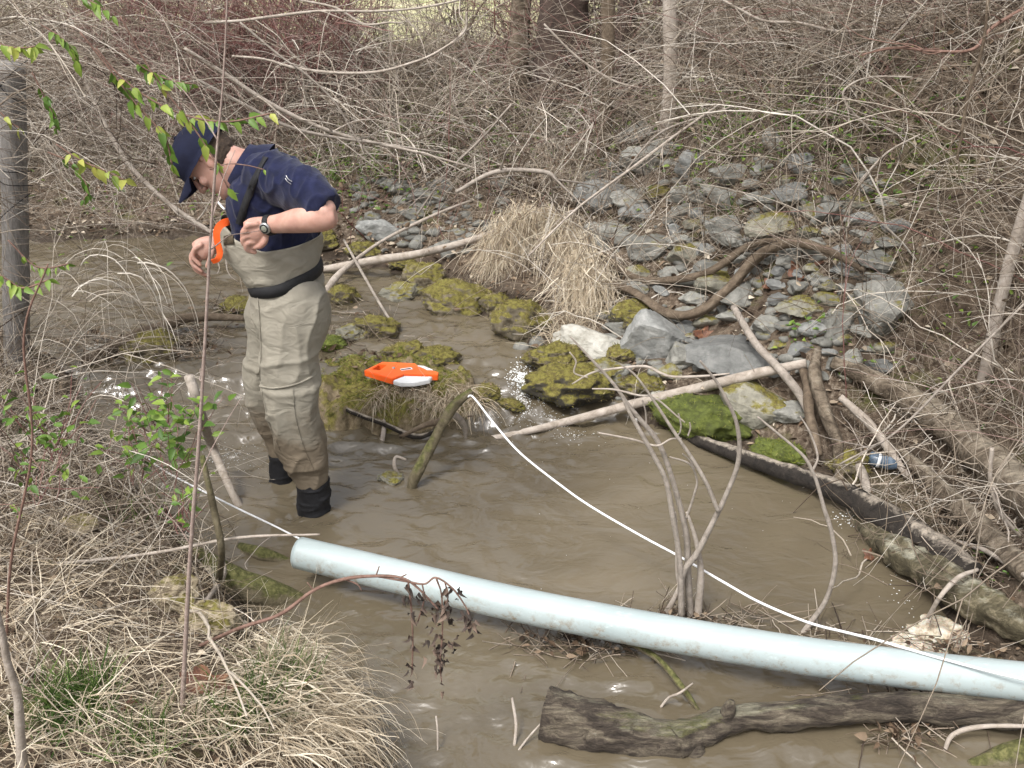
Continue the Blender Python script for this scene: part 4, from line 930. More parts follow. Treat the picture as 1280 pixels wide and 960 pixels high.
wood("snag_root", [(1022,436,'g',.10),(1018,470,'g',.14),(1034,520,'g',.12),(1048,560,'g',.08),(1050,604,0.0)], [9, 16, 15, 14, 12], B_TRUNK, "upright twisted snag root standing at the pool edge behind the blackened log", "root", rough=.14, flute=.15)
wood("snag_root", [(1000,452,'g',.05),(1010,485,'g',.10),(1012,520,'g',.10),(1024,570,'g',.05)], [8, 13, 13, 10], B_BROWN, "darker snag root close to the left of the upright twisted one", "root", rough=.14, flute=.12)
wood("bank_stick", [(1050,496,'g',.12),(1085,528,'g',.12),(1110,560,'g',.10),(1134,596,'g',.06)], [9, 11, 11, 7], B_PALE, "pale crooked stick hanging over the trapped bottle", "branch")
wood("bank_stick", [(1190,676,'g',.08),(1235,690,'g',.10),(1290,725,'g',.10)], [6, 7, 7], B_PALE, "thin pale stick lying across the rotten log at the right edge", "branch")
wood("bank_stick", [(1160,772,.06),(1176,745,.16),(1198,722,.20),(1222,712,.20)], [5, 6, 6, 4], B_PALE, "bent pale twig rising from the foam beside the rotten log", "branch")
wood("bank_stick", [(1062,598,0.0),(1074,585,.06),(1084,610,.04),(1092,628,-.02)], [9, 12, 10, 6], B_GREY, "short splintered grey stub just behind the blackened log", "branch")
# driftwood above the channel
wood("drift_branch", [(385,338,'g',.02),(420,334,.16),(470,325,.24),(520,318,.28),(570,306,'g',.10),(632,286,'g',.12)], [5, 9, 10, 10, 9, 7], B_PALE, "pale driftwood branch running from the man's hip to the dead grass tuft", "branch", n=50, rough=.06)
wood("drift_branch", [(400,378,.13),(416,352,.16),(436,332,.22),(480,300,'g',.12),(540,270,'g',.14),(590,250,'g',.16)], [6, 9, 6, 4, 4, 3], B_PALE, "forked driftwood branch rising from the water behind the man towards the dead grass", "branch", n=50)
wood("drift_branch", [(430,300,'g',.1),(455,345,.30),(475,380,.2),(497,415,.14)], [3, 3.5, 3.5, 2.5], B_GREY, "thin straight twig slanting down to the mossy rock behind the bar", "branch")
wood("dark_log", [(105,452,.16),(150,430,.17),(205,407,.19),(245,396,.20),(306,398,.18)], [12, 16, 14, 12, 7], B_BROWN, "dark crooked log across the left riffle resting on a square mossy rock", "log", rough=.16, n=50)
wood("mossy_log", [(196,688,.08),(250,712,.06),(310,735,.03),(384,756,-.03)], [40, 46, 40, 24], B_MOSSY, "thick mossy log slanting from the near bank into the water", "log", rough=.12, n=50, sides=28)
wood("mossy_log", [(300,684,-.01),(330,693,.012),(362,702,-.012)], [12, 16, 8], B_MOSSY, "small mossy log end just breaking the water above the thick mossy one", "log", rough=.1)
# front log in two limbs
pl = path([(684,892,.03),(740,906,.03),(800,922,.02),(858,928,.015)]); R_ = [66, 60, 50, 40]
V, F = tube(pl, [w_ * dist(p) / FPX / 2 for w_, p in zip(R_, pl)], 44, 60, .13, 22, flute=.10)
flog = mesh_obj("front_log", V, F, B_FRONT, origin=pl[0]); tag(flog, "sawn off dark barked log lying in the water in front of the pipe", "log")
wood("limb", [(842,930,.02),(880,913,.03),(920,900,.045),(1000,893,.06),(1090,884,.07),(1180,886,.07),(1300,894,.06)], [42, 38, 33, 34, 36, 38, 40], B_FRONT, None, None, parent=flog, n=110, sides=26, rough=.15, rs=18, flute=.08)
wood("knot", [(858,925,.01),(868,940,.0),(874,952,-.03)], [34, 26, 14], B_FRONT, None, None, parent=flog, rough=.2)
wood("knot", [(905,902,.05),(912,884,.10),(915,876,.12)], [20, 15, 8], B_FRONT, None, None, parent=flog, rough=.2)
wood("half_sunk_log", [(1210,958,-.01),(1260,944,.015),(1330,930,.02)], [14, 30, 34], B_MOSSY, "half sunk mossy log in the bottom right corner", "log", rough=.1)
wood("bare_twig", [(1180,940,0.0),(1192,918,.05),(1230,908,.08),(1300,908,.1)], [5, 6, 6, 5], B_PALE, "pale bent twig above the half sunk log at the bottom right", "branch")
wood("bare_twig", [(780,800,.02),(820,822,.05),(850,856,.05),(875,892,-.01)], [7, 8, 8, 5], B_MOSSY, "greenish brown stick slanting from under the pipe towards the dark barked log", "branch")
wood("bare_twig", [(826,884,0.0),(836,872,.03),(850,866,.06),(866,854,.07)], [3, 3, 3, 2], B_PALE, "tiny curled twig lying on the greenish stick in front of the pipe", "branch")
wood("bare_twig", [(643,932,0.0),(645,905,.05),(640,872,.10)], [4, 4, 3], B_PALE, "short upright twig left of the dark barked log", "branch")
wood("bare_twig", [(648,938,0.0),(662,920,.03),(682,898,.06)], [2.5, 2.5, 2], B_PALE, "thin slanting twig leaning on the cut end of the dark barked log", "branch")
wood("bare_twig", [(547,945,-.01),(547,915,.05),(545,895,.07)], [2.5, 2.5, 2], B_PALE, "tiny upright twig in the open water near the bottom edge", "branch")
# stick with the tape, root under the bar
st = empty("forked_stick", at(513,612,0), "lichen spotted stick standing in the water with the white tape tied to its top", "stick")
wood("stick", [(511,618,-.04),(522,590,.07),(540,555,None,3.66),(556,525,None,3.70),(570,505,None,3.73),(590,488,None,3.76)], [13, 14, 13, 12.5, 14, 8], B_MOSSY, None, None, parent=st, n=40, rough=.1)
wood("twig", [(556,525,None,3.70),(545,528,None,3.76),(530,532,None,3.8),(500,546,None,3.84)], [5, 8, 7, 4], B_BROWN, None, None, parent=st)
wood("twig", [(560,520,None,3.70),(570,520,None,3.75),(580,532,None,3.8),(582,548,None,3.82)], [6, 8, 7, 4], B_GREY, None, None, parent=st)
wood("wet_root", [(405,495,'g',.05),(440,515,.10),(480,530,.07),(515,545,.03),(535,543,.03),(555,530,.06)], [4, 6, 6.5, 7, 6, 3], B_BLACK, "thin black root hanging along the front of the mossy bar", "root")
wood("wet_root", [(476,558,-.01),(480,535,.05),(478,515,.09)], [6, 6, 4], B_PALE, "short pale stub standing at the front of the mossy bar", "root")
wood("hooked_twig", [(500,596,-.01),(493,583,.04),(495,571,.07),(508,575,.06)], [4, 5, 4, 3], B_PALE, "tiny hooked twig poking out of the water left of the forked stick", "branch")
# centre shrub
sh = empty("bare_shrub", at(858,768,0), "leafless grey shrub standing in the pool behind the pipe with four tall bent stems", "shrub")
YB = 2.74
def stem(pts, wpx, name="stem", mat=None, Ys=None, parent=sh):
    P = np.array([atY(x, y, (YB if Ys is None else Ys[0] + (Ys[1] - Ys[0]) * i / (len(pts) - 1))) for i, (x, y) in enumerate(pts)])
    V, F = tube(P, [w_ * .86 * dist(p) / FPX / 2 for w_, p in zip(wpx, P)], 10, 9 * len(P), .05, 30); return mesh_obj(name, V, F, mat or B_GREY, parent)
stem([(863,772),(860,720),(858,669),(845,615),(825,557),(800,524),(786,507),(767,480),(742,452),(713,421)], [12, 10, 9, 8, 7.5, 7, 6, 5, 4, 2.5], Ys=(2.74, 2.82))
stem([(852,772),(850,705),(840,640),(832,600),(817,569),(795,530),(784,510),(778,496)], [9, 8, 8, 7, 7, 6, 5, 4], Ys=(2.70, 2.76))
stem([(852,768),(853,720),(871,692),(890,655),(907,620),(923,576),(921,530),(902,488),(888,467),(875,451)], [10, 9.5, 9, 8, 7, 7, 6, 5, 4, 3], Ys=(2.72, 2.66))
stem([(898,640),(884,606),(867,576),(844,542),(820,505),(795,470),(775,455)], [6, 6, 5.5, 5, 4, 3, 2], Ys=(2.68, 2.74))
stem([(872,770),(876,720),(871,680),(862,650),(858,640)], [12, 10, 7, 5, 3], mat=B_PALE)
stem([(856,770),(846,715),(846,665),(844,640)], [5, 4, 3, 2.5], mat=B_PALE)
stem([(832,768),(846,742),(856,715),(862,700)], [9, 7, 6, 4], mat=B_PALE)
stem([(858,648),(868,617),(871,600),(862,580),(837,571)], [4, 3.5, 3, 3, 2], "twig")
stem([(715,480),(740,466),(767,461),(806,458),(825,466),(842,471),(880,470),(912,467)], [2, 3, 3.5, 4, 4, 4, 3.5, 2.5], "twig", B_PALE, (2.86, 2.70))
stem([(748,541),(775,546),(794,550),(821,557),(838,549),(852,548)], [2.5, 3, 3, 3, 2.5, 2], "twig", B_PALE)
stem([(740,486),(768,487),(797,494),(818,497),(846,520),(856,528)], [2, 3, 3, 3, 2.5, 2], "twig", B_PALE)
stem([(848,517),(851,530),(850,540),(846,545)], [2.5, 2.5, 2, 2], "twig"); stem([(860,545),(863,535),(862,528)], [2.5, 2.5, 2], "twig"); stem([(803,500),(807,515),(808,535)], [2.5, 2.5, 2], "twig")
stem([(853,567),(862,575),(868,586)], [2, 2.5, 3], "twig"); stem([(712,440),(720,452),(718,466),(735,472)], [2, 2.5, 2.5, 2], "twig", B_PALE)
hs = empty("lone_stem", at(1002,795,0), "single tall wavy grey stem right of the bare shrub, rising from behind the pipe", "shrub")
stem([(1000,796),(1012,780),(1033,749),(1044,707),(1040,668),(1030,635),(1020,600),(1008,575),(995,561),(970,540),(947,521)], [8, 8, 7, 7, 6.5, 6, 5, 5, 4, 3.5, 2.5], Ys=(2.66, 2.76), parent=hs)
stem([(1016,588),(1022,570),(1012,540),(1000,520)], [4, 3.5, 3, 2], "twig", Ys=(2.74, 2.8), parent=hs)
# near bank sticks
wood("painted_stake", [(303,640,-.02),(283,600,.10),(262,550,.22),(249,510,None,3.02),(236,470,None,2.98)], [10, 10, 11, 12, 12], B_PALE, "leaning pale stake with peeling bark standing at the near water edge left of the man", "stake", rough=.12)
wood("mossy_stick", [(272,735,'g',.02),(277,690,None,2.5),(268,640,None,2.5),(257,590,None,2.52),(253,570,None,2.55)], [9, 9, 9, 8, 7], B_MOSSY, "shorter mossy stick standing in front of the leaning pale stake", "stick")
wood("pale_stub", [(243,770,'g',.02),(262,745,'g',.1),(280,718,'g',.16),(276,690,'g',.2)], [6, 6, 6, 4], B_PALE, "pale forked stub on the near bank beside the knobbly tan stones", "branch")

# ================================================================== PIPE, TAPE, REEL, BOTTLE
mp, t, b = new_mat("pale_aqua_pvc"); co = coords(t)
c = ramp(t, noise(t, co, 3, 5, .6), [(0.3, (.30, .355, .355)), (0.55, (.345, .40, .398)), (0.8, (.39, .44, .435))])
scuff = ramp(t, noise(t, coords(t, 'Object', (1.5, 8, 8)), 7, 7, .75), [(0.58, (0, 0, 0)), (0.70, (.5, .5, .5))]); c = mixc(t, scuff, c, (.58, .65, .65))
dirt = ramp(t, noise(t, co, 26, 8, .8), [(0.50, (0, 0, 0)), (0.62, (.95, .95, .95))]); sz = nd(t, "ShaderNodeNewGeometry"); sx = t.nodes.new("ShaderNodeSeparateXYZ"); t.links.new(sz.outputs['Normal'], sx.inputs[0])
side_ = nd(t, "ShaderNodeMapRange"); side_.inputs[1].default_value = .8; side_.inputs[2].default_value = -.3; t.links.new(sx.outputs['Z'], side_.inputs[0])
c = mixc(t, mth(t, 'MULTIPLY', dirt, side_.outputs[0]), c, (.22, .17, .11)); t.links.new(c, b.inputs['Base Color']); b.inputs['Roughness'].default_value = .36; b.inputs['Specular IOR Level'].default_value = .5
bump(t, b, noise(t, co, 60, 4), .08, .002)
pp = path([(374,691,.125),(450,709,.125),(640,754,.125),(820,789,.13),(1000,819,.135),(1150,838,.14),(1280,852,.145),(1420,866,.15),(1600,880,.15)])
wd = [38, 40.5, 45, 47, 50, 51, 52]; R0 = .0565
V, F = tube(pp, [R0] * len(pp), 48, 120, raw=False, cap=False); Vi, Fi = tube(pp, [R0 - .005] * len(pp), 48, 120, cap=False); m_ = len(V); K = m_ // 48
# the left rim has a shallow notch and flares slightly
F = F + [tuple(i + m_ for i in f[::-1]) for f in Fi] + [(j, j + m_, (j + 1) % 48 + m_, (j + 1) % 48) for j in range(48)] + [((K - 1) * 48 + j, (K - 1) * 48 + (j + 1) % 48, (K - 1) * 48 + (j + 1) % 48 + m_, (K - 1) * 48 + j + m_) for j in range(48)]
V = np.vstack([V, Vi]); tag(mesh_obj("pipe", V, F, mp, origin=pp[0]), "long pale aqua plastic pipe spanning the pool from the left to the right edge", "pipe")
M_TAPE = simple_mat("white_tape", [(0.3, (.66, .67, .68)), (0.7, (.80, .80, .79))], 30, .45, .1, 200)
tp = path([(584,496,None,3.74),(592,497,None,3.72),(618,530,.31),(650,566,.27),(700,606,.23),(740,634,.20),(800,669,.175),(850,696,.165),(905,728,.16),(950,753,.165),(1010,778,.18),(1060,791,.190),(1100,801,.199),(1180,824,.204),(1280,849,.208),(1420,872,.21)])
V, F = tube(tp, [.0042] * len(tp), 8, 120); V = tp[0] + (V - tp[0]); tag(mesh_obj("measuring_tape", V, F, M_TAPE, origin=tp[0]), "white tape curving from the forked stick over the pool onto the pipe", "tape")
tp = path([(176,566,'g',.10),(205,588,'g',.14),(250,612,.30),(300,637,.23),(340,656,.17),(376,674,.135),(400,684,.13),(440,700,.125)])
V, F = tube(tp, [.0034] * len(tp), 8, 60); tag(mesh_obj("measuring_tape", V, F, M_TAPE, origin=tp[0]), "white tape running from the left bank into the open end of the pipe", "tape")
# tape reel: open orange frame, handle slot, white side, tapering nose
rb = hit(500, 476); rc = at(500, 466, .20); Zt = .175
def slab(poly, z0, z1, bevel=.004):
    """polygon (M,2) extruded with a small bevel"""
    p = np.array(poly); c = p.mean(0); ins = c + (p - c) * (1 - bevel / np.linalg.norm(p - c, axis=1, keepdims=True)); M = len(p)
    V = [(*q, z0) for q in ins] + [(*q, z0 + bevel) for q in p] + [(*q, z1 - bevel) for q in p] + [(*q, z1) for q in ins]; F = []
    for k in range(3):
        for j in range(M): F.append((k * M + j, k * M + (j + 1) % M, (k + 1) * M + (j + 1) % M, (k + 1) * M + j))
    F.append(tuple(range(M))[::-1]); F.append(tuple(3 * M + j for j in range(M))); return V, F
reel = empty("tape_reel", (rc[0], rc[1], Zt), "bright orange open frame tape reel with white side lying on the mossy bar", "tape reel")
Q = lambda x, y, z=.20: at(x, y, z)[:2]
zz0, zz1 = Zt, Zt + .030; ZU = Zt + .030
A_ = [Q(455, 463, ZU), Q(478, 452, ZU), Q(519, 454, ZU), Q(523, 458, ZU), Q(548, 465, ZU), Q(547, 468.5, ZU), Q(530, 468.6, ZU), Q(504, 468, ZU), Q(490, 473.5, ZU)]
slot = [Q(465, 461.5, ZU), Q(474, 455.5, ZU), Q(483, 456.2, ZU), Q(474.5, 462.5, ZU)]
# frame = outline ring with the handle slot cut right through, bridged quad by quad
bm = bmesh.new(); vo = [bm.verts.new((*p, zz1)) for p in A_]; vs = [bm.verts.new((*p, zz1)) for p in slot]
ed = [bm.edges.new((vo[i], vo[(i + 1) % len(vo)])) for i in range(len(vo))] + [bm.edges.new((vs[i], vs[(i + 1) % 4])) for i in range(4)]
bmesh.ops.triangle_fill(bm, use_beauty=True, use_dissolve=False, edges=ed); res = bmesh.ops.extrude_face_region(bm, geom=bm.faces[:] + bm.edges[:])
for g in res['geom']:
    if isinstance(g, bmesh.types.BMVert): g.co.z = zz0
bmesh.ops.recalc_face_normals(bm, faces=bm.faces[:])
bmesh.ops.bevel(bm, geom=[e for e in bm.edges if len(e.link_faces) == 2 and e.calc_face_angle(0) > .6], offset=.0025, segments=2, affect='EDGES')
bm.verts.index_update(); V = np.array([v.co[:] for v in bm.verts]); F = [tuple(v.index for v in f.verts) for f in bm.faces]; bm.free()
mesh_obj("frame", V, F, M_ORANGE, reel, smooth=False)
V, F = slab([Q(491.5, 474.3, ZU), Q(505, 468.8, ZU), Q(531, 469.4, ZU), Q(540, 469.6, ZU), Q(537, 473, ZU), Q(518, 477, ZU), Q(500, 477, ZU)], zz0 + .002, zz1 - .004); mesh_obj("white_side", V, F, M_WHITE, reel, smooth=False)
V, F = slab([Q(522, 457, ZU), Q(530, 458, ZU), Q(541, 462.6, ZU), Q(534, 462.8, ZU)], zz1 - .006, zz1 + .0025, .001); mesh_obj("tape_edge", V, F, M_WHITE, reel, smooth=False)
V, F = slab([Q(500, 461.5, ZU), Q(514, 459.5, ZU), Q(516, 461.6, ZU), Q(502, 463.6, ZU)], zz1, zz1 + .0022, .001); mesh_obj("label_plate", V, F, M_WHITE, reel, smooth=False)
V, F = slab([Q(501, 462.6, ZU), Q(513, 460.6, ZU), Q(514, 461.5, ZU), Q(502, 463.2, ZU)], zz1 + .0022, zz1 + .0034, .0005); mesh_obj("print_mark", V, F, M_NEO, reel, smooth=False)
V, F = disc(np.array((*Q(492, 460.5, ZU), zz1)), np.array((0.02, 0, 1.0)), .008, .006, 20); mesh_obj("crank_hub", V, F, M_STEEL, reel)
# bottle
def lathe(prof, c, ax, n=28):
    ax = np.array(ax, float); ax /= np.linalg.norm(ax); a1 = np.cross(ax, (0, 0, 1)); a1 /= np.linalg.norm(a1); a2 = np.cross(ax, a1); V = []; F = []
    for h, r in prof:
        for j in range(n): a = 2 * math.pi * j / n; V.append(c + ax * h + (a1 * math.cos(a) + a2 * math.sin(a)) * r)
    for k in range(len(prof) - 1):
        for j in range(n): F.append((k * n + j, k * n + (j + 1) % n, (k + 1) * n + (j + 1) % n, (k + 1) * n + j))
    F.append(tuple(range(n))[::-1]); F.append(tuple((len(prof) - 1) * n + j for j in range(n))); return V, F
M_BOT = simple_mat("dull_blue_bottle_plastic", [(0.3, (.05, .075, .11)), (0.6, (.10, .14, .19)), (0.8, (.30, .34, .38))], 18, .18, .15, 40)
b0 = at(1086, 572, .07); b1 = at(1128, 584, .05); bo = empty("plastic_bottle", b0, "dirty blue grey plastic bottle trapped under brambles at the right water edge", "bottle")
ln = np.linalg.norm(b1 - b0); V, F = lathe([(0, .02), (.004, .030), (ln * .3, .030), (ln * .36, .027), (ln * .6, .029), (ln * .78, .020), (ln * .86, .012), (ln * .93, .012)], b0, b1 - b0); mesh_obj("bottle_body", V, F, M_BOT, bo)
V, F = lathe([(ln * .25, .0306), (ln * .25, .0312), (ln * .34, .0300), (ln * .34, .028)], b0, b1 - b0); mesh_obj("bottle_label", V, F, M_WHITE, bo)
V, F = lathe([(ln * .92, .014), (ln * 1.03, .014)], b0, b1 - b0); mesh_obj("bottle_cap", V, F, M_NEO, bo)
# foam raft and white water
mf_, t, b = new_mat("stream_foam"); co = coords(t); t.links.new(ramp(t, noise(t, co, 25, 6, .7), [(0.35, (.16, .12, .08)), (0.48, (.46, .39, .29)), (0.6, (.60, .56, .48)), (0.75, (.72, .70, .65))]), b.inputs['Base Color']); b.inputs['Roughness'].default_value = .7
b.inputs['Subsurface Weight'].default_value = .3; b.inputs['Subsurface Scale'].default_value = .01; bump(t, b, noise(t, co, 160, 4, .7), .8, .005); M_FOAM = mf_
def foam_patch(poly, h, label, zb=0.0):
    poly = np.array([at(x, y, zb)[:2] for x, y in poly]); a, b_ = poly.min(0), poly.max(0); st = .005; X_, Y_ = np.meshgrid(np.arange(a[0], b_[0], st), np.arange(a[1], b_[1], st)); q = np.stack([X_, Y_, 0 * X_], -1)
    d = pdist(X_, Y_, poly) + .035 * fbm(q, 14, 4); Z = zb - .01 + (h + .01) * sstep(-.004, .05, d) * (.75 + .5 * fbm(q + 5, 16, 3)) + .003 * fbm(q, 60, 3)
    ix = np.arange(X_.size).reshape(X_.shape); F = np.stack([ix[:-1, :-1], ix[:-1, 1:], ix[1:, 1:], ix[1:, :-1]], -1).reshape(-1, 4); mk = (d.ravel()[F] > -.004).all(1); F = F[mk]
    o = mesh_obj("foam_raft", np.stack([X_, Y_, Z], -1).reshape(-1, 3), F, M_FOAM); tag(o, label, "foam", kind="stuff")
foam_patch([(1128,775),(1160,766),(1205,772),(1235,790),(1228,812),(1190,806),(1165,800),(1140,796)], .012, "raft of whitish tan foam trapped below the rotten log", .01)
foam_patch([(1098,802),(1120,792),(1150,798),(1185,812),(1195,826),(1140,822),(1110,815)], .03, "mound of tan foam touching the back of the pipe", .0)
bag = Bag(); D0_, F0_ = ico(1); F0_ = np.array(F0_)
def specks(n, f, s0, s1, flat=.35):
    for _ in range(n):
        x, y = f(); s_ = rng.uniform(s0, s1); z = float(water_z(np.array(x), np.array(y))); bag.add(D0_ * s_ * np.array((rng.uniform(.8, 1.4), 1, flat)) + (x, y, z + s_ * .08), F0_)
g2 = lambda cx, cy, sx, sy, z=0.0: (lambda: tuple(at(rng.normal(cx, sx), rng.normal(cy, sy), z)[:2]))
specks(1500, g2(654, 502, 8, 9), .001, .0036, 1.0); specks(420, g2(668, 524, 24, 8), .0008, .0028); specks(160, g2(712, 546, 20, 4), .0008, .0025)
specks(300, g2(285, 572, 16, 7), .0007, .0019, .7); specks(40, g2(300, 590, 30, 10), .0007, .0016); specks(110, g2(150, 500, 14, 6, .06), .0007, .0019, .7)
specks(160, g2(1075, 648, 16, 5), .001, .004, .4); specks(50, lambda: tuple(at(rng.uniform(650, 1130), rng.uniform(560, 790))[:2]), .0008, .0018); specks(30, g2(1130, 740, 14, 26), .001, .003)
specks(40, g2(700, 410, 26, 6, .12), .0008, .002)
M_WW = simple_mat("white_water", [(0.3, (.55, .56, .55)), (0.7, (.80, .81, .80))], 60, .25, 0)
tag(bag.build("white_water", M_WW), "white bubbles and froth where the stream drops over the bar and drifts on the pool", "foam", kind="stuff")

# fence post on the left
pb = hit(22, 452); post = empty("fence_post", pb, "weathered grey wooden post wound with dark wire in the brambles at the left edge", "post")
B_POST = barkmat("weathered_post_wood", [(0.3, (.12, .11, .10)), (0.5, (.23, .215, .20)), (0.75, (.36, .34, .32))], 0, 16, .6, (5, 5, .5))
Yp = pb[1]; P = np.array([atY(20, 500, Yp), atY(21, 430, Yp), atY(18, 250, Yp), atY(14, 78, Yp)]); V, F = tube(P, [.056, .056, .055, .053], 22, 40, .05, 9, flute=.05); mesh_obj("post", V, F, B_POST, post)
for k, (ya, yb) in enumerate([(120, 70), (95, 135), (208, 214), (222, 232), (280, 240)]):
    a = atY(-6, ya, Yp - .02); b_ = atY(40, yb, Yp - .02); V, F = tube([a, (a + b_) / 2 + np.array((0, -.062, 0)), b_], [.002] * 3, 6, 14); mesh_obj("wire", V, F, M_NEO, post)

# ================================================================== TREES AT THE TOP OF THE BANK AND WHAT STANDS BEYOND
def tree(name, px, py, wpx, label, mat, lean=0.0, hgt=4.5, dy=0.0):
    g = hit(px, py); sc = dist(g) / FPX; r = wpx * sc / 2; root = empty(name, g, label, "tree", "trees and saplings on the bank top")
    P = np.array([g + np.array((lean * h_ * sc * 100 + .04 * math.sin(h_ * 2 + px), dy * h_, h_ - .08)) for h_ in (0, hgt * .12, hgt * .3, hgt * .6, hgt)])
    V, F = tube(P, [r * 1.25, r, r * .92, r * .8, r * .5], 18, 50, .10, 9, flute=.08); mesh_obj("trunk", V, F, mat, root)
    for k in range(5):
        h0 = rng.uniform(.35, .9); i0 = P[0] + (P[-1] - P[0]) * h0; d = rng.normal(0, 1, 3); d[2] = abs(d[2]) * .6 + .2; d /= np.linalg.norm(d)
        Q_ = grow(i0[None], d[None], np.array([rng.uniform(.8, 1.6)]), 7, -.05, .18)[0]; V, F = tube(Q_, np.linspace(r * .4, .006, 7), 7, 24); mesh_obj("limb", V, F, mat, root)
    return root
B_DARK = barkmat("dark_vine_bark", [(0.3, (.025, .017, .013)), (0.5, (.065, .045, .036)), (0.75, (.13, .095, .075))], 0, 12, 1.0)
tree("tree", 697, 130, 62, "large dark trunk wrapped in vines at the top centre of the bank", B_DARK)
tree("tree", 652, 128, 24, "grey brown trunk just left of the large dark one", B_TRUNK, -.02)
tree("tree", 748, 196, 16, "slender reddish sapling right of the large dark trunk", B_BROWN, .012)
tree("tree", 824, 188, 17, "slender pale grey sapling above the riprap", B_PALE, .012)
tree("tree", 778, 120, 26, "second dark trunk behind the slender reddish sapling", B_DARK, .02)
tree("tree", 1242, 470, 14, "crooked pale stem climbing through the right hand brambles", B_PALE, -.035)
sh_ = empty("shed", (-.6, 17.5, 1.0), "red walled shed with blue grey side glimpsed through the hedge at the top edge", "shed")
M_REDW = simple_mat("faded_red_boards", [(0.3, (.20, .06, .05)), (0.7, (.32, .11, .09))], 6, .8, .4, 12, stretch=(8, 1, 1)); M_BLUEW = simple_mat("blue_grey_siding", [(0.3, (.22, .26, .33)), (0.7, (.34, .38, .46))], 6, .7, .3, 12, stretch=(1, 1, 8))
def boxm(x0, x1, y0_, y1_, z0, z1): return [(x0, y0_, z0), (x1, y0_, z0), (x1, y1_, z0), (x0, y1_, z0), (x0, y0_, z1), (x1, y0_, z1), (x1, y1_, z1), (x0, y1_, z1)], [(0, 3, 2, 1), (4, 5, 6, 7), (0, 1, 5, 4), (1, 2, 6, 5), (2, 3, 7, 6), (3, 0, 4, 7)]
V, F = boxm(-.95, -.55, 17, 19.5, .9, 3.2); mesh_obj("red_wall", V, F, M_REDW, sh_, smooth=False)
V, F = boxm(-.548, .75, 17.1, 19.4, 1.35, 3.1); mesh_obj("blue_wall", V, F, M_BLUEW, sh_, smooth=False)
V, F = boxm(-1.1, .95, 16.8, 19.7, 3.202, 3.3); mesh_obj("roof", V, F, M_BLUEW, sh_, smooth=False)
# ================================================================== BRAMBLES, TWIGS AND GRASS (stuff: nobody could count them)
T_TWIG = var_mat("dry_bramble_twigs", [(0.0, (.045, .030, .022)), (0.28, (.115, .084, .058)), (0.6, (.255, .208, .158)), (0.85, (.44, .385, .315)), (1.0, (.60, .55, .48))])
T_DARK = var_mat("dark_hedge_twigs", [(0.0, (.03, .020, .016)), (0.4, (.085, .06, .047)), (0.75, (.17, .13, .10)), (1.0, (.30, .25, .20))])
T_RED = var_mat("reddish_canes", [(0.0, (.13, .05, .045)), (0.5, (.22, .11, .095)), (1.0, (.36, .25, .22))], .6)
T_STRAW = var_mat("dead_grass", [(0.0, (.13, .095, .06)), (0.3, (.32, .255, .175)), (0.7, (.52, .44, .325)), (1.0, (.72, .65, .52))], trans=.2)
T_GRASS = var_mat("green_blades", [(0.0, (.045, .085, .02)), (0.5, (.085, .15, .035)), (1.0, (.16, .22, .06))], trans=.3)
T_LEAF = var_mat("green_leaves", [(0.0, (.05, .11, .018)), (0.4, (.11, .20, .03)), (0.75, (.22, .31, .05)), (1.0, (.42, .40, .09))], .5, .4, .2, trans=.3)
T_LITTER = var_mat("leaf_litter_leaves", [(0.0, (.035, .022, .014)), (0.35, (.10, .065, .04)), (0.65, (.21, .155, .105)), (0.85, (.33, .27, .20)), (1.0, (.50, .44, .35))], .8, .25)
T_BROWNLEAF = simple_mat("curled_brown_leaf", [(0.3, (.05, .02, .012)), (0.5, (.12, .048, .025)), (0.72, (.25, .12, .06))], 30, .6, .5, 90)
def ground_pts(n, x0, x1, y0, y1, f=None, px=None):
    """random ground points in a plan rectangle (outside the water), optionally thinned by f(x,y) in 0..1"""
    out = np.empty((0, 3))
    while len(out) < n:
        x = rng.uniform(x0, x1, n * 2); y = rng.uniform(y0, y1, n * 2); z = Hq(x, y); k = z > wlevel(x, y) + .005
        if f is not None: k &= rng.random(n * 2) < f(x, y)
        out = np.vstack([out, np.column_stack([x, y, z])[k]])
    return out[:n]
def twigs(bag, P0, L, r, up=.6, grav=.5, wig=.22, K=9, branches=2, bias=(0, 0, 0), floor=None, vr=(0, 1), blen=.45, spread=1.0):
    N = len(P0); D = rng.normal(0, 1, (N, 3)) * spread; D[:, 2] = np.abs(D[:, 2]) * .5 + up; D += np.array(bias)
    Ls = rng.uniform(*L, N); rs = math.sqrt(r[0] * r[1]) * np.exp(rng.normal(0, .48, N)); var = rng.uniform(*vr, N)
    P = grow(P0, D, Ls, K, grav, wig, floor); m_ = keepmask(P); P, Ls, rs, var = P[m_], Ls[m_], rs[m_], var[m_]; N = len(P); bag.add(*strands_mesh(P, taper(N, K, rs, .4), var))
    for b_ in range(branches):
        k = rng.integers(2, K - 1, N); S0 = P[np.arange(N), k]; T = P[np.arange(N), k] - P[np.arange(N), k - 1]; T /= np.linalg.norm(T, axis=1, keepdims=True) + 1e-9
        D2 = T + rng.normal(0, .6, (N, 3)); Kb = 6; P2 = grow(S0, D2, Ls * rng.uniform(.5, 1.3, N) * blen, Kb, grav, wig * 1.1, floor)
        m_ = keepmask(P2); bag.add(*strands_mesh(P2[m_], taper(int(m_.sum()), Kb, rs[m_] * .6, .4), var[m_]))
SB = lambda a, b: (lambda x: sstep(a, b, x))
HF = lambda x, y: Hq(x, y)
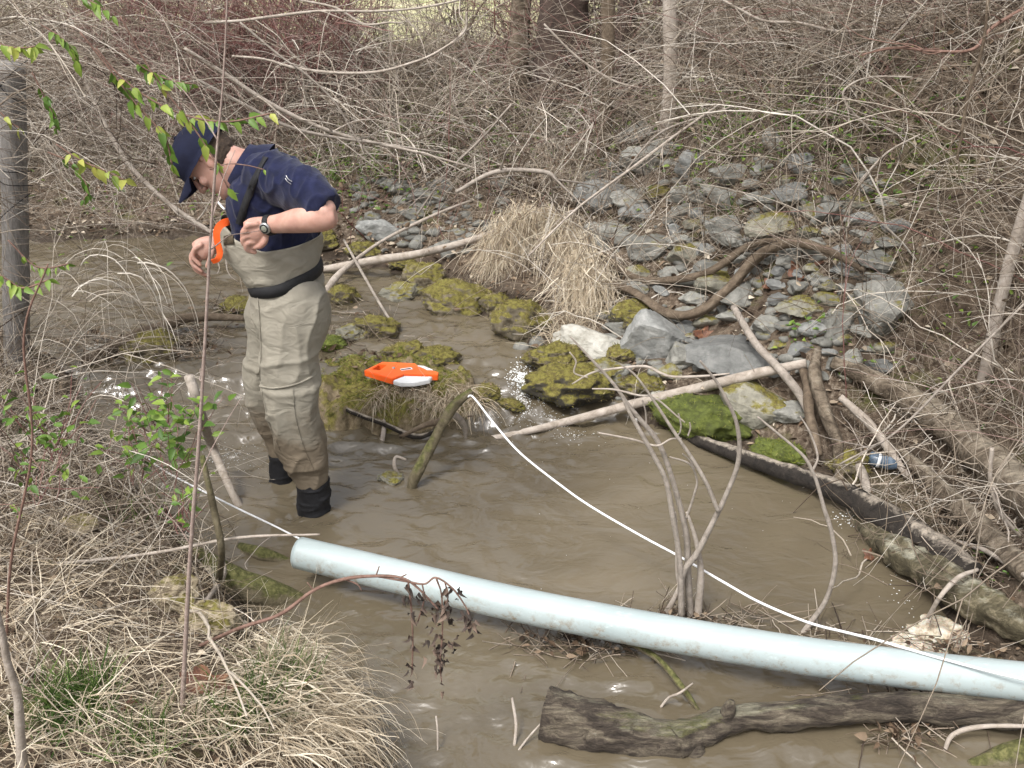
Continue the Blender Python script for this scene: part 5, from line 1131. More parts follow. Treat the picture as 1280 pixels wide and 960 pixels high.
# A. right hand bramble thicket, very dense
def fr(x, y):
    sd, fw = sdist(x, y); return sstep(.12, .45, sd) * sstep(1.15, 1.75, x + .28 * (y - 3.6) * (y < 5) + .05 * np.clip(y - 5, 0, 4))
bag = Bag()
twigs(bag, ground_pts(5200, 1.1, 4.4, 2.4, 8.0, fr), (.25, 1.0), (.0011, .0026), .5, .55, .26, 10, 2, spread=1.1)
twigs(bag, ground_pts(1500, 1.2, 4.4, 2.6, 8.0, fr), (.7, 1.8), (.0013, .0030), .8, .55, .20, 12, 3, bias=(-.25, -.1, 0), vr=(.3, 1))
P = ground_pts(1100, 1.3, 4.4, 2.8, 7.5, fr); P[:, 2] += rng.uniform(.3, 1.6, len(P)); twigs(bag, P, (.6, 1.5), (.0012, .0028), .1, .35, .24, 11, 2, bias=(-.1, 0, 0))
tag(bag.build("bramble_thicket", T_TWIG), "dense grey brown tangle of leafless brambles covering the right hand bank", "brambles", kind="stuff")
bag = Bag(); P = ground_pts(420, 1.3, 4.4, 2.6, 7.5, fr); twigs(bag, P, (.4, 1.5), (.0012, .0024), .9, .4, .16, 10, 1, spread=.8)
P = ground_pts(160, -3, 1.2, 6.2, 8.2); twigs(bag, P, (.4, 1.3), (.0014, .0026), .8, .4, .2, 10, 1)
tag(bag.build("reddish_canes", T_RED), "scattered reddish brown bramble canes among the grey ones", "brambles", kind="stuff")
# B. far bank scrub: slope and top
def ff(x, y):
    sd, fw = sdist(x, y); return sstep(.55, 1.3, sd) * fw * (1 - .92 * np.exp(-(((x - .95) / .55) ** 2 + ((y - 5.3) / .8) ** 2)))
bag = Bag()
twigs(bag, ground_pts(4200, -5.0, 2.2, 5.4, 9.2, ff), (.3, 1.0), (.0015, .0030), .35, .6, .26, 9, 2, spread=1.2)
twigs(bag, ground_pts(1500, -5.0, 2.2, 6.2, 9.2, ff), (.7, 1.7), (.0017, .0036), .7, .55, .18, 11, 3, vr=(.3, 1))
twigs(bag, ground_pts(2000, -5.0, -1.6, 6.6, 8.6, ff), (.3, 1.1), (.0015, .0030), .6, .5, .26, 9, 2, spread=1.2)
P = np.array([atY(rng.uniform(-60, 230), rng.uniform(60, 290), rng.uniform(3.6, 6.4)) for _ in range(520)]); twigs(bag, P, (.3, 1.0), (.0009, .0019), .3, .5, .25, 10, 2, bias=(.2, 0, 0))
P = ground_pts(260, -4.5, -.6, 6.6, 8.6, ff); twigs(bag, P, (.9, 1.9), (.0018, .0036), .9, .42, .12, 12, 4, bias=(.5, -.3, 0), vr=(.45, 1))
tag(bag.build("far_bank_scrub", T_TWIG), "thin leafless twigs and fallen canes matting the far bank", "scrub", kind="stuff")
bag = Bag(); twigs(bag, ground_pts(2600, 1.1, 4.4, 2.4, 8.0, fr), (.15, .55), (.0016, .0034), .5, .5, .3, 7, 1); twigs(bag, ground_pts(2400, -5.0, 2.2, 5.8, 8.8, ff), (.15, .5), (.0018, .0036), .4, .5, .3, 7, 1)  # dark coloured stems added to put deep shade into the bramble gaps
tag(bag.build("gap_shade_stems", T_DARK), "short dark stems added as shade in the gaps beneath the paler brambles", "undergrowth", kind="stuff")
# low dead twigs lying over the riprap
bag = Bag(); P = ground_pts(800, .0, 1.9, 4.9, 6.8, lambda x, y: sstep(.2, .4, sdist(x, y)[0])); twigs(bag, P, (.2, .9), (.0012, .0028), .35, .7, .22, 9, 1, floor=HF, vr=(.3, 1)); P = ground_pts(160, .6, 2.0, 3.5, 5.2, lambda x, y: sstep(.06, .15, sdist(x, y)[0])); twigs(bag, P, (.2, .8), (.0012, .0026), .4, .7, .25, 9, 2, vr=(.3, 1))
tag(bag.build("fallen_twigs", T_TWIG), "loose dead twigs lying across the grey stones", "twigs", kind="stuff")
# C. hedge wall on the top with the meadow glimmering through
bag = Bag()
twigs(bag, ground_pts(1200, -6.0, 3.5, 8.1, 9.6), (.4, 1.05), (.0020, .0042), 1.7, .12, .16, 9, 2, spread=.5)
twigs(bag, ground_pts(1100, -5.6, -1.6, 7.6, 8.8), (.3, .95), (.0018, .0036), 1.5, .15, .2, 9, 3, spread=.6)
P = ground_pts(620, 1.6, 4.4, 7.2, 9.4); twigs(bag, P, (.6, 1.4), (.002, .0042), 1.4, .2, .2, 9, 3, spread=.7)
tag(bag.build("hedge_twigs", T_DARK), "wall of dark upright twigs along the bank top with the meadow showing through", "hedge", kind="stuff")
bag = Bag(); P = ground_pts(420, -.3, 1.5, 7.6, 8.6); P[:, 2] += rng.uniform(0, 1.0, len(P)); twigs(bag, P, (.3, 1.0), (.002, .004), .5, .3, .3, 8, 2)
P = ground_pts(1300, -3.2, -1.2, 7.7, 8.7); P[:, 2] += rng.uniform(0, .9, len(P)); twigs(bag, P, (.3, 1.0), (.002, .004), .8, .1, .25, 8, 3)
tag(bag.build("vine_tangle", T_RED), "brownish vine tangle around the trunks on the bank top", "vines", kind="stuff")
# D. left thicket: behind and around the post, overhanging from the upper left
def fl_(x, y):
    sd, fw = sdist(x, y); return sstep(.05, .35, sd) * (1 - fw)
bag = Bag()
P = ground_pts(900, -4.2, -1.35, 2.7, 4.7, fl_); twigs(bag, P, (.4, 1.3), (.0009, .0019), .7, .6, .24, 10, 2)
P = ground_pts(620, -4.2, -1.75, 3.0, 4.7, fl_); P[:, 2] += rng.uniform(.4, 1.6, len(P)); twigs(bag, P, (.5, 1.3), (.0009, .0018), .1, .6, .22, 11, 2, bias=(.35, 0, 0), vr=(.3, 1))
P = np.array([atY(rng.uniform(-160, 40), rng.uniform(-60, 210), rng.uniform(2.7, 4.4)) for _ in range(420)]); twigs(bag, P, (.5, 1.2), (.0008, .0016), .1, .55, .2, 12, 2, bias=(.8, 0, 0), vr=(.2, 1), spread=.8)
tag(bag.build("near_bramble_thicket", T_TWIG), "fine arching bramble twigs around the post on the left", "brambles", kind="stuff")
# pale wiry twigs drooping over the left riffle
bag = Bag(); P0 = np.array([atY(rng.uniform(90, 190), rng.uniform(320, 380), rng.uniform(2.9, 3.4)) for _ in range(34)]); twigs(bag, P0, (.25, .55), (.0009, .0016), .5, 5.5, .12, 12, 1, bias=(.7, 0, 0), vr=(.8, 1), spread=.5)
P0 = np.array([atY(rng.uniform(165, 200), rng.uniform(322, 340), rng.uniform(3.1, 3.3)) for _ in range(22)]); twigs(bag, P0, (.3, .55), (.0011, .0018), .2, 5.5, .08, 12, 1, bias=(.75, 0, 0), vr=(.85, 1), spread=.3)
tag(bag.build("drooping_twigs", T_TWIG), "spray of pale wiry twigs drooping over the water on the left", "twigs", kind="stuff")
# E. near bank: tangled stems and dead grass
def fn(x, y):
    sd, fw = sdist(x, y); return sstep(.0, .12, sd) * (1 - fw)
bag = Bag()
P = ground_pts(1000, -2.6, -.75, 2.1, 3.9, lambda x, y: fn(x, y) * sstep(1.95, 2.6, y - .2 * x * 0)); twigs(bag, P, (.15, .7), (.0008, .0019), .35, .9, .28, 9, 1, floor=HF)
P = ground_pts(200, -2.4, -.8, 2.2, 3.9, fn); twigs(bag, P, (.5, 1.3), (.0012, .0026), .4, .55, .12, 11, 1, bias=(.4, -.3, 0), floor=HF, vr=(.6, 1))
tag(bag.build("near_bank_stems", T_TWIG), "tangled dead stems on the near bank at the left", "stems", kind="stuff")
def blades(bag, P0, L, wd, up=.5, grav=1.2, wig=.16, bias=(0, 0, 0), K=8, vr=(0, 1), floor=HF, spread=1.0):
    N = len(P0); D = rng.normal(0, 1, (N, 3)) * spread; D[:, 2] = np.abs(D[:, 2]) * .4 + up; D += np.array(bias)
    P = grow(P0, D, rng.uniform(*L, N), K, grav, wig, floor); W = taper(N, K, rng.uniform(wd[0], wd[1], N), .25); V, F, A = ribbons_mesh(P, W, rng.uniform(*vr, N), rng.normal(0, 1, (N, 3))); bag.add(V, F, A)
bag = Bag()
blades(bag, ground_pts(2100, -1.9, -.15, 1.45, 2.75, fn), (.05, .22), (.0007, .0017), .12, 2.0, .34, vr=(.1, 1))
blades(bag, ground_pts(2200, -2.8, -.9, 2.4, 4.4, fn), (.08, .30), (.0008, .0018), .25, 1.6, .32, vr=(0, .9))
tag(bag.build("dead_grass_mat", T_STRAW), "matted pale dead grass over the near bank", "grass", kind="stuff")
# clump hanging over the water at the bottom
def clump(name, label, P0, bias, n, L, wd, grav, spread=.45, up=.35, jit=.05, vr=(.3, 1), floor=None, K=10, wig=.10, cat="grass"):
    bag = Bag(); k = rng.integers(0, len(P0), n); P = P0[k] + rng.normal(0, jit, (n, 3)) * np.array((1, 1, .5)); blades(bag, P, L, wd, up, grav, wig, bias, K, vr, floor, spread)
    o = bag.build(name, T_STRAW, origin=P0.mean(0)); return tag(o, label, cat)
ed = np.array([hit(x, y) + np.array((0, 0, .03)) for x, y in [(300, 830), (330, 820), (360, 830), (390, 850), (360, 860), (330, 850), (400, 880), (380, 900), (350, 890), (410, 920), (380, 940), (340, 930), (300, 880), (260, 900)]])
clump("grass_tussock", "big pale dead grass tussock drooping over the water at the lower left", ed, (1.0, -.15, 0), 1700, (.10, .30), (.0008, .0022), 5.0, .5, .12, .05, wig=.22)
clump("grass_tussock", "upright wisps of dead grass on top of the drooping tussock", ed[:6], (.4, .2, .5), 60, (.10, .26), (.0008, .0015), 1.0, .5, .8, .02)
ed = np.array([hit(x, y) + np.array((0, 0, .0)) for x, y in [(20, 900), (60, 920), (110, 880), (160, 900), (200, 930), (240, 940), (90, 950), (150, 820), (60, 820), (30, 760), (110, 740)]])
clump("grass_tussock", "flattened pale grass sweeping to the right in the bottom left corner", ed, (.8, -.2, 0), 700, (.12, .36), (.0009, .0020), 1.4, .8, .12, .09, floor=HF, wig=.2)
# dead grass tuft draped over the rocks of the far bank
cr = np.array([hit(x, y) + np.array((0, -.03, .08 + .06 * (y < 290))) for x, y in [(622, 275), (640, 262), (660, 256), (680, 262), (700, 268), (716, 280), (730, 298), (742, 318), (750, 335), (690, 285), (665, 280), (710, 310), (640, 290)]])
cr = np.array([lift(x, y + 8, .15) for x, y in [(632, 268), (645, 258), (660, 252), (678, 256), (695, 262), (710, 272), (722, 288), (732, 305), (738, 322), (742, 340), (668, 262), (712, 285), (728, 315), (640, 275), (735, 330), (738, 350), (728, 345)]])
t1 = clump("dead_grass_tuft", "large straw coloured dead grass tuft draped over the stones of the far bank", cr, (-.05, -.85, -.42), 2600, (.18, .62), (.0010, .0030), 1.0, .30, .0, .06, K=11, vr=(.3, 1), wig=.2)
cr2 = np.array([lift(x, y, .10) for x, y in [(618, 300), (622, 290), (636, 300), (622, 318)]])
clump("dead_grass_tuft", "smaller straw tuft hanging left of the large one, towards the mossy boulders", cr2, (-.25, -.8, -.45), 520, (.15, .40), (.0012, .0026), .9, .3, .0, .04, K=10)
cr3 = np.array([hit(x, y) + np.array((0, -.02, .04)) for x, y in [(700, 225), (715, 235), (690, 240), (725, 250)]])
clump("dead_grass_tuft", "upright straw stems standing behind the large draped tuft", cr3, (0, -.1, .4), 90, (.15, .38), (.0012, .0024), .9, .5, .8, .05, K=9)
cr4 = np.array([hit(x, y) + np.array((0, -.02, .02)) for x, y in [(690, 415), (720, 405), (745, 395), (700, 430)]])
clump("dead_grass_tuft", "short straw fringe between the large tuft and the white rock", cr4, (0, -.4, 0), 420, (.06, .2), (.0010, .0022), 1.8, .6, .35, .05)
# roots and grass trailing off the mossy bar
b4 = np.array([np.array((*at(x, y, .15)[:2], .145)) for x, y in [(480, 488), (500, 482), (520, 484), (540, 484), (560, 488), (575, 492), (585, 484), (470, 496), (530, 495), (550, 500), (592, 500)]])
clump("root_fringe", "fringe of pale roots and grass hanging over the front of the mossy bar", b4, (.05, -.85, 0), 900, (.07, .20), (.0009, .0020), 4.2, .5, .15, .02, vr=(.1, .9), K=9)
# green tufts and seedlings
bag = Bag()
for (x, y, n, s_) in [(440, 875, 0, 0), (335, 885, 220, 24), (95, 880, 160, 22), (300, 905, 160, 25), (350, 845, 120, 14), (80, 905, 140, 26), (180, 930, 110, 30), (110, 870, 80, 12), (370, 870, 120, 16), (30, 560, 60, 20), (180, 640, 40, 20)]:
    if n: P = np.array([hit(rng.normal(x, s_), rng.normal(y, s_ * .6)) for _ in range(n)]); blades(bag, P, (.05, .15), (.0013, .0030), .9, .9, .1, vr=(0, 1), floor=None, spread=.6)
for (x, y, n, s_) in [(906, 263, 40, 6), (1010, 560, 0, 0), (820, 330, 0, 0)]:
    if n: P = np.array([hit(rng.normal(x, s_), rng.normal(y, 3)) for _ in range(n)]); blades(bag, P, (.05, .12), (.003, .006), .8, .9, .1, vr=(.2, .8), floor=None, spread=.8)
tag(bag.build("green_grass", T_GRASS), "fresh green grass blades coming up through the dead grass", "grass", kind="stuff")
# leaves as folded ellipses
def leaf_cards(bag, C, D, Nn, ln, wd, var, fold=.25, curl=.2):
    """C base points, D directions, Nn normals -> 8-vertex pointed leaf with a folded midrib"""
    N = len(C); D = D / np.linalg.norm(D, axis=1, keepdims=True); S_ = np.cross(D, Nn); S_ /= np.linalg.norm(S_, axis=1, keepdims=True) + 1e-9; U = np.cross(S_, D)
    u = np.array([0, .28, .62, 1.0]); w_ = np.array([.04, .9, .75, 0.02]); V = []
    for k in range(4):
        m = C + D * (ln * u[k])[:, None] - U * (ln * curl * u[k] ** 2)[:, None]
        for sgn in (-1, 0, 1): V.append(m + S_ * (wd * w_[k] * sgn * .5)[:, None] + U * (abs(sgn) * wd * fold * w_[k])[:, None])
    V = np.stack(V, 1).reshape(-1, 3); i = np.arange(N)[:, None] * 12; F = []
    for k in range(3):
        for a in (0, 1): F.append(np.concatenate([i + k * 3 + a, i + k * 3 + a + 1, i + (k + 1) * 3 + a + 1, i + (k + 1) * 3 + a], 1))
    bag.add(V, np.stack(F, 1).reshape(-1, 4), np.repeat(var, 12))
def litter(bag, P, ln, vr=(0, 1), tilt=.5):
    N = len(P); D = rng.normal(0, 1, (N, 3)); D[:, 2] *= .3; Nn = rng.normal(0, tilt, (N, 3)); Nn[:, 2] = 1; l = rng.uniform(*ln, N); leaf_cards(bag, P + np.array((0, 0, .006)), D, Nn, l, l * rng.uniform(.35, .7, N), rng.uniform(*vr, N), rng.uniform(.1, .4), rng.uniform(-.1, .3))
bag = Bag(); inb = lambda x, y: sstep(.02, .1, sdist(x, y)[0])
litter(bag, ground_pts(11000, -5, 2.4, 4.3, 8.6, inb), (.02, .06)); litter(bag, ground_pts(5000, .9, 4.3, 2.6, 6.0, inb), (.015, .05)); litter(bag, ground_pts(3500, -2.8, -.1, 1.3, 4.4, inb), (.012, .035))
tag(bag.build("leaf_litter", T_LITTER), "brown dead leaves littering the banks", "leaf litter", kind="stuff")
bag = Bag()
P = ground_pts(1700, 1.2, 4.3, 2.8, 7.5, fr); P[:, 2] += rng.uniform(0, .5, len(P)); litter(bag, P, (.015, .04), (.2, .9), 1.5)
P = ground_pts(1500, -4.5, 2.0, 5.8, 8.6); P[:, 2] += rng.uniform(0, .35, len(P)); litter(bag, P, (.02, .05), (.2, .9), 1.5)
tag(bag.build('caught_leaves', T_LITTER), 'dead brown leaves caught up among the bramble twigs', 'leaf litter', kind='stuff')
bag = Bag()
for (cx, cy, sx, sy, n) in [(740, 110, 70, 24, 260), (420, 250, 60, 20, 120), (160, 200, 90, 60, 320), (520, 180, 120, 40, 420), (900, 200, 120, 30, 300), (1180, 300, 70, 90, 220), (860, 60, 60, 30, 120), (1150, 150, 80, 60, 160), (960, 170, 75, 26, 430), (880, 150, 40, 20, 160), (1010, 150, 60, 40, 200), (500, 190, 70, 18, 420), (450, 215, 45, 14, 260), (600, 150, 110, 30, 420), (1180, 480, 60, 40, 90), (1000, 430, 18, 8, 50), (870, 235, 30, 30, 60), (1240, 720, 26, 20, 50), (300, 240, 40, 20, 60), (1080, 250, 60, 30, 120), (720, 190, 60, 30, 120)]:
    P = np.array([hit(rng.normal(cx, sx), rng.normal(cy, sy)) for _ in range(n)]); P[:, 2] += rng.uniform(.0, .10, n); l = rng.uniform(.018, .044, n) * (P[:, 1] / 5)
    D = rng.normal(0, 1, (n, 3)); D[:, 2] = np.abs(D[:, 2]) * .5; Nn = rng.normal(0, .5, (n, 3)); Nn[:, 2] = 1; leaf_cards(bag, P, D, Nn, l, l * .55, rng.uniform(.05, .8, n))
tag(bag.build("green_seedlings", T_LEAF), "small green leaves of creepers sprouting on the far bank", "ground cover", kind="stuff")
# green leafy bush on the near bank by the stake
def sprig(name, label, pts, wpx, nl, ll, var=(.3, .9), Y=None, mat=None, hang=.6, group="green leafy vine sprigs"):
    P = np.array([atY(x, y, Y) if len((x, y)) == 2 else 0 for x, y in pts]); root = empty(name, P[0], label, "vine", group)
    R = [wpx * .8 * dist(p) / FPX / 2 for p in P]; ll = ll * 1.1; nl = int(nl * 1.4); V, F = tube(P, R, 6, 10 * len(P), .04, 40); mesh_obj("stem", V, F, mat or B_RED, root)
    Q_ = spline(P, nl * 2); Q_ = Q_[np.linspace(len(Q_) * .25, len(Q_) - 1, nl).astype(int)]; bag = Bag(); C = np.repeat(Q_, 2, 0); n = len(C); sg = np.tile([-1, 1], nl)
    T = np.gradient(Q_, axis=0); T = np.repeat(T / (np.linalg.norm(T, axis=1, keepdims=True) + 1e-9), 2, 0); sd = np.cross(T, (0, 0, 1)); D = T * .5 + sd * sg[:, None] * .8 + rng.normal(0, .35, (n, 3)); D[:, 2] -= hang
    Nn = rng.normal(0, .4, (n, 3)) + np.array((0, -.6, .7)); l = ll * rng.uniform(.65, 1.2, n); leaf_cards(bag, C, D, Nn, l, l * .5, rng.uniform(*var, n), .22, .25); bag.build("leaves", T_LEAF, root); return root
sprig("leafy_vine", "green leafed vine trailing above the man's cap towards the right", [(120, 60), (150, 95), (190, 125), (235, 145), (285, 152), (338, 142)], 3, 13, .034, (.3, .95), 2.5)
sprig("leafy_vine", "vine with large green leaves left of the man's cap", [(100, 40), (140, 90), (170, 130), (205, 170), (215, 205)], 3, 8, .040, (.2, .9), 2.5)
sprig("leafy_vine", "short vine of yellow green leaves hanging below and left of the cap", [(70, 180), (100, 200), (128, 212), (155, 225)], 2.5, 6, .036, (.75, 1.0), 2.6)
sprig("leafy_vine", "vine with pointed leaves crossing the dark brim of the cap", [(150, 20), (190, 90), (235, 150), (262, 190), (285, 235)], 2.5, 6, .034, (.4, .95), 2.3)
sprig("leafy_vine", "row of folded yellow green leaves in front of the wooden post", [(-10, 50), (10, 58), (28, 60), (44, 58)], 2.5, 5, .034, (.7, 1.0), 2.4)
sprig("leafy_vine", "green leaf cluster right of the wooden post", [(40, 90), (55, 120), (66, 142), (70, 160)], 2.5, 6, .032, (.1, .5), 2.8)
sprig("leafy_vine", "pair of yellow leaves low on the wooden post", [(0, 140), (12, 152), (24, 160)], 2.5, 2, .036, (.8, 1.0), 2.6)
sprig("leafy_vine", "bright green leaves at the left edge below the wires of the post", [(-20, 330), (10, 350), (30, 360), (60, 350)], 3, 5, .034, (.4, .8), 2.4)
sprig("leafy_vine", "dark olive leaves at the very top left of the picture", [(90, -10), (120, 5), (140, 20)], 2.5, 4, .036, (.3, .7), 2.6)
sprig("leafy_vine", "green leaves around the foot of the wooden post", [(10, 300), (40, 330), (60, 335), (85, 330)], 2.5, 5, .030, (.3, .7), 2.9)
sprig("leafy_vine", "fine green leaves among the twigs above and left of the cap", [(150, 60), (180, 85), (212, 100), (240, 105)], 2.5, 9, .030, (.1, .6), 2.7)
sprig("leafy_vine", "small green leaves between the post and the cap, low down", [(60, 190), (90, 205), (110, 235), (105, 250)], 2.5, 6, .028, (.1, .5), 2.8)
sprig("leafy_vine", "olive leaves in the upper left between the top edge and the post", [(50, 30), (80, 50), (95, 75)], 2.5, 6, .034, (.3, .8), 2.6)
sprig("leafy_vine", "single thin red runner with small leaves crossing the man's collar", [(262, 212), (285, 205), (310, 207), (330, 212)], 1.8, 2, .018, (.6, .9), 2.5)
def bush(name, label, px, py, r, n, Y, ll=.028):
    ll *= 1.45; n = int(n * 1.5)
    c = atY(px, py, Y); root = empty(name, c, label, "bush", "small leafy bushes on the near bank"); bg_ = Bag()
    P0 = np.repeat(c[None] + np.array((0, 0, -r)), 12, 0) + rng.normal(0, .02, (12, 3)); D = rng.normal(0, .5, (12, 3)); D[:, 2] = 1; Ps = grow(P0, D, np.full(12, 2 * r), 8, .2, .2); bg_.add(*strands_mesh(Ps, taper(12, 8, .0018, .5), rng.uniform(.2, .7, 12))); bg_.build("stems", T_RED, root)
    k = rng.integers(0, 12, n); j = rng.integers(2, 8, n); C = Ps[k, j] + rng.normal(0, .02, (n, 3)); D = rng.normal(0, 1, (n, 3)); D[:, 2] = D[:, 2] * .4 + .1; Nn = rng.normal(0, .4, (n, 3)) + np.array((0, -.3, .9)); l = ll * rng.uniform(.6, 1.2, n); b2 = Bag(); leaf_cards(b2, C, D, Nn, l, l * .5, rng.uniform(.05, .75, n)); b2.build("leaves", T_LEAF, root)
bush("leafy_bush", "small green leafed bush between the reddish stem and the leaning stake", 208, 545, .13, 60, 2.75, .034)
bush("leafy_bush", "green leafed seedling left of the bush by the stake", 165, 560, .10, 30, 2.8, .028)
bush("leafy_bush", "low green leaves among the dead stems at the left edge of the near bank", 60, 520, .12, 36, 2.6, .028)
bush("leafy_bush", "few green leaves beside the knobbly tan stones", 225, 640, .06, 14, 2.5, .026)
bush("leafy_bush", "small green plant in the moss of the near bank under the brambles", 40, 585, .10, 26, 2.5, .026)
bush("leafy_bush", "green sprig near the thin stake top", 190, 500, .08, 18, 2.9, .030)
B_STEM = barkmat('grey_pink_stem', [(0.3, (.20, .145, .12)), (0.6, (.33, .26, .225)), (0.8, (.46, .40, .36))], 0, 40, .3)
# single tall reddish stem in the foreground and its neighbours
def fore(name, pts, wpx, mat, label, Y0=None, Y1=None, subs=0):
    g = hit(*pts[0]); Y0 = g[1] if Y0 is None else Y0; Y1 = Y0 if Y1 is None else Y1; n = len(pts)
    P = np.array([g - np.array((0, 0, .02))] + [atY(x, y, Y0 + (Y1 - Y0) * i / (n - 1)) for i, (x, y) in enumerate(pts) if i]); root = empty(name, g, label, "stem", None)
    R = [w_ * dist(p) / FPX / 2 for w_, p in zip(wpx, P)]; V, F = tube(P, R, 10, 12 * n, .12, 40); mesh_obj("stem", V, F, mat, root)
    for _ in range(subs):
        i = rng.integers(1, n - 1); D = rng.normal(0, 1, 3); D[2] = abs(D[2]); Q_ = grow(P[i:i + 1] + (P[i + 1] - P[i]) * rng.random(), D[None], np.array([rng.uniform(.08, .3)]), 6, .5, .2)[0]; V, F = tube(Q_, np.linspace(.0016, .0007, 6), 5, 14); mesh_obj("twig", V, F, mat, root)
    return root
fore("tall_stem", [(226, 892), (232, 800), (238, 690), (248, 560), (256, 430), (263, 300), (270, 200), (279, 100), (285, -20)], [6, 5.5, 5, 4.5, 4, 3.5, 3, 2.5, 2], B_STEM, "tall thin reddish brown stem standing in front of the man on the left", subs=7)
fore("thick_stem", [(28, 965), (26, 930), (22, 870), (10, 830), (4, 800), (-10, 740)], [13, 12, 11, 10, 9, 8], B_PALE, "thick bent pale stem at the bottom left corner")
fore("dry_stem", [(6, 800), (14, 700), (40, 560), (30, 420), (60, 330)], [3.5, 3.5, 3, 3, 2], B_RED, "thin red stem at the left edge above the bottom corner", subs=3)
fore("dry_stem", [(40, 700), (120, 700), (200, 690), (300, 672), (400, 668)], [4, 4, 4, 3.5, 2.5], B_PALE, "long thin dry stem reaching level from the near bank to the pipe end", subs=2)
fore("dry_stem", [(30, 545), (70, 600), (120, 660), (165, 735), (215, 790)], [5, 5, 5, 4.5, 4], B_PALE, "pale straight stem slanting down across the near bank", subs=2)
# drooping dead plant in front of the pipe
g = hit(248, 808); Yd = 2.05; dp = empty("dead_plant", g, "dead reddish plant arching over the pipe with shrivelled dark leaves hanging", "plant")
def air(pts, w_, name="twig", mat=B_RED, Y=Yd, par=dp):
    P = np.array([p if isinstance(p, np.ndarray) else atY(p[0], p[1], Y) for p in pts]); V, F = tube(P, [a * dist(p) / FPX / 2 for a, p in zip(w_, P)], 7, 9 * len(P), .08, 50); return mesh_obj(name, V, F, mat, par)
air([g, (300, 785), (350, 768), (392, 738), (430, 724), (470, 720), (500, 722), (520, 733), (548, 762)], [5, 5, 5, 4.5, 4.5, 4, 3.5, 3, 2.5], "stem")
for pts, w_ in [([(470, 720), (505, 726), (530, 730), (545, 722), (565, 735), (580, 755), (588, 772)], [3, 3, 2.5, 2.5, 2.5, 2, 2]), ([(510, 725), (514, 760), (516, 800), (515, 840)], [2.5, 2.5, 2, 2]), ([(528, 731), (530, 750), (522, 778)], [2, 2, 1.8]), ([(545, 722), (552, 745), (553, 790), (550, 830), (552, 852)], [2.5, 2, 2, 2, 1.5]), ([(556, 728), (560, 745), (556, 760)], [2, 2, 1.6]), ([(430, 724), (446, 730), (452, 738)], [2, 2, 1.5]), ([(392, 738), (384, 728)], [2, 1.5]), ([(470, 720), (474, 708)], [2, 1.4]), ([(500, 722), (508, 718)], [2, 1.4])]: air(pts, w_)
T_DEADL = var_mat("shrivelled_leaves", [(0.0, (.022, .017, .014)), (0.6, (.07, .05, .04)), (1.0, (.17, .12, .09))], .8)
bag = Bag()
for (x, y, n, sx, sy) in [(514, 845, 10, 4, 10), (512, 800, 5, 4, 6), (508, 738, 6, 3, 10), (528, 756, 8, 3, 8), (556, 770, 34, 9, 9), (545, 805, 22, 6, 14), (553, 842, 12, 4, 10), (588, 782, 16, 4, 9), (572, 748, 5, 3, 5), (549, 818, 10, 5, 8), (520, 775, 8, 5, 5), (560, 740, 4, 3, 3), (562, 810, 6, 5, 5)]:
    C = np.array([atY(rng.normal(x, sx), rng.normal(y - 6, sy), Yd + rng.normal(0, .012)) for _ in range(n)]); D = rng.normal(0, .35, (n, 3)); D[:, 2] = -1; l = rng.uniform(.014, .030, n); leaf_cards(bag, C, D, rng.normal(0, 1, (n, 3)), l, l * .5, rng.uniform(0, 1, n), .5, .5)
bag.build("shrivelled_leaves", T_DEADL, dp)
# named big branches crossing the scrub
def bigtwig(pts, wpx, Y, mat, label, subs=5, name="bare_branch", Y1=None):
    wpx = [a * .72 for a in wpx]; n = len(pts); Y1 = Y if Y1 is None else Y1; P = np.array([atY(x, y, Y + (Y1 - Y) * i / (n - 1)) for i, (x, y) in enumerate(pts)]); root = empty(name, P[0], label, "branch", "bare branches crossing the scrub")
    R = np.array([w_ * dist(p) / FPX / 2 for w_, p in zip(wpx, P)]); V, F = tube(P, R, 8, 10 * n, .06, 20); mesh_obj("limb", V, F, mat, root)
    Qs = spline(P, 30)
    for _ in range(subs):
        i = rng.integers(4, len(Qs) - 2); T = Qs[i + 1] - Qs[i]; T /= np.linalg.norm(T); D = T + rng.normal(0, .55, 3); q = grow(Qs[i][None], D[None], np.array([rng.uniform(.15, .5) * Y / 5]), 7, .25, .2)[0]; V, F = tube(q, np.linspace(R.mean() * .55, R.mean() * .2, 7), 5, 18); mesh_obj("twig", V, F, mat, root)
bigtwig([(255, 28), (300, 26), (345, 20), (400, 14), (470, 14), (530, 9), (600, -6)], [5, 5, 5, 4.5, 4, 4, 3], 6.6, B_PALE, "pale branch running level across the top left of the scrub", 7)
bigtwig([(290, 70), (330, 74), (370, 85), (420, 91), (470, 90), (510, 80), (545, 66), (580, 40), (583, 15)], [4, 4, 5, 5, 5, 4, 4, 4, 3], 6.4, B_PALE, "sagging pale branch below the level one at the upper left", 6)
bigtwig([(230, 60), (280, 92), (330, 125), (385, 153), (440, 172), (520, 190), (600, 212)], [6, 8, 8, 7, 6, 5, 3], 6.0, B_PALE, "thick pale branch sweeping down right from above the man's cap", 8, Y1=6.4)
bigtwig([(240, 96), (300, 128), (360, 158), (420, 172), (480, 180), (560, 192)], [5, 6, 6, 5, 4, 3], 5.9, B_GREY, "second branch close under the thick pale sweeping one", 6, Y1=6.4)
bigtwig([(300, 28), (350, 70), (385, 95), (420, 130), (450, 180), (480, 210)], [4, 4, 4, 3.5, 3, 2], 6.2, B_GREY, "thin branch dropping steeply behind the thick sweeping one", 5)
bigtwig([(375, 0), (420, 10), (455, 30), (488, 28), (505, 30)], [4, 4, 4, 3, 2], 6.8, B_PALE, "short pale branch crossing the level one at the top", 4)
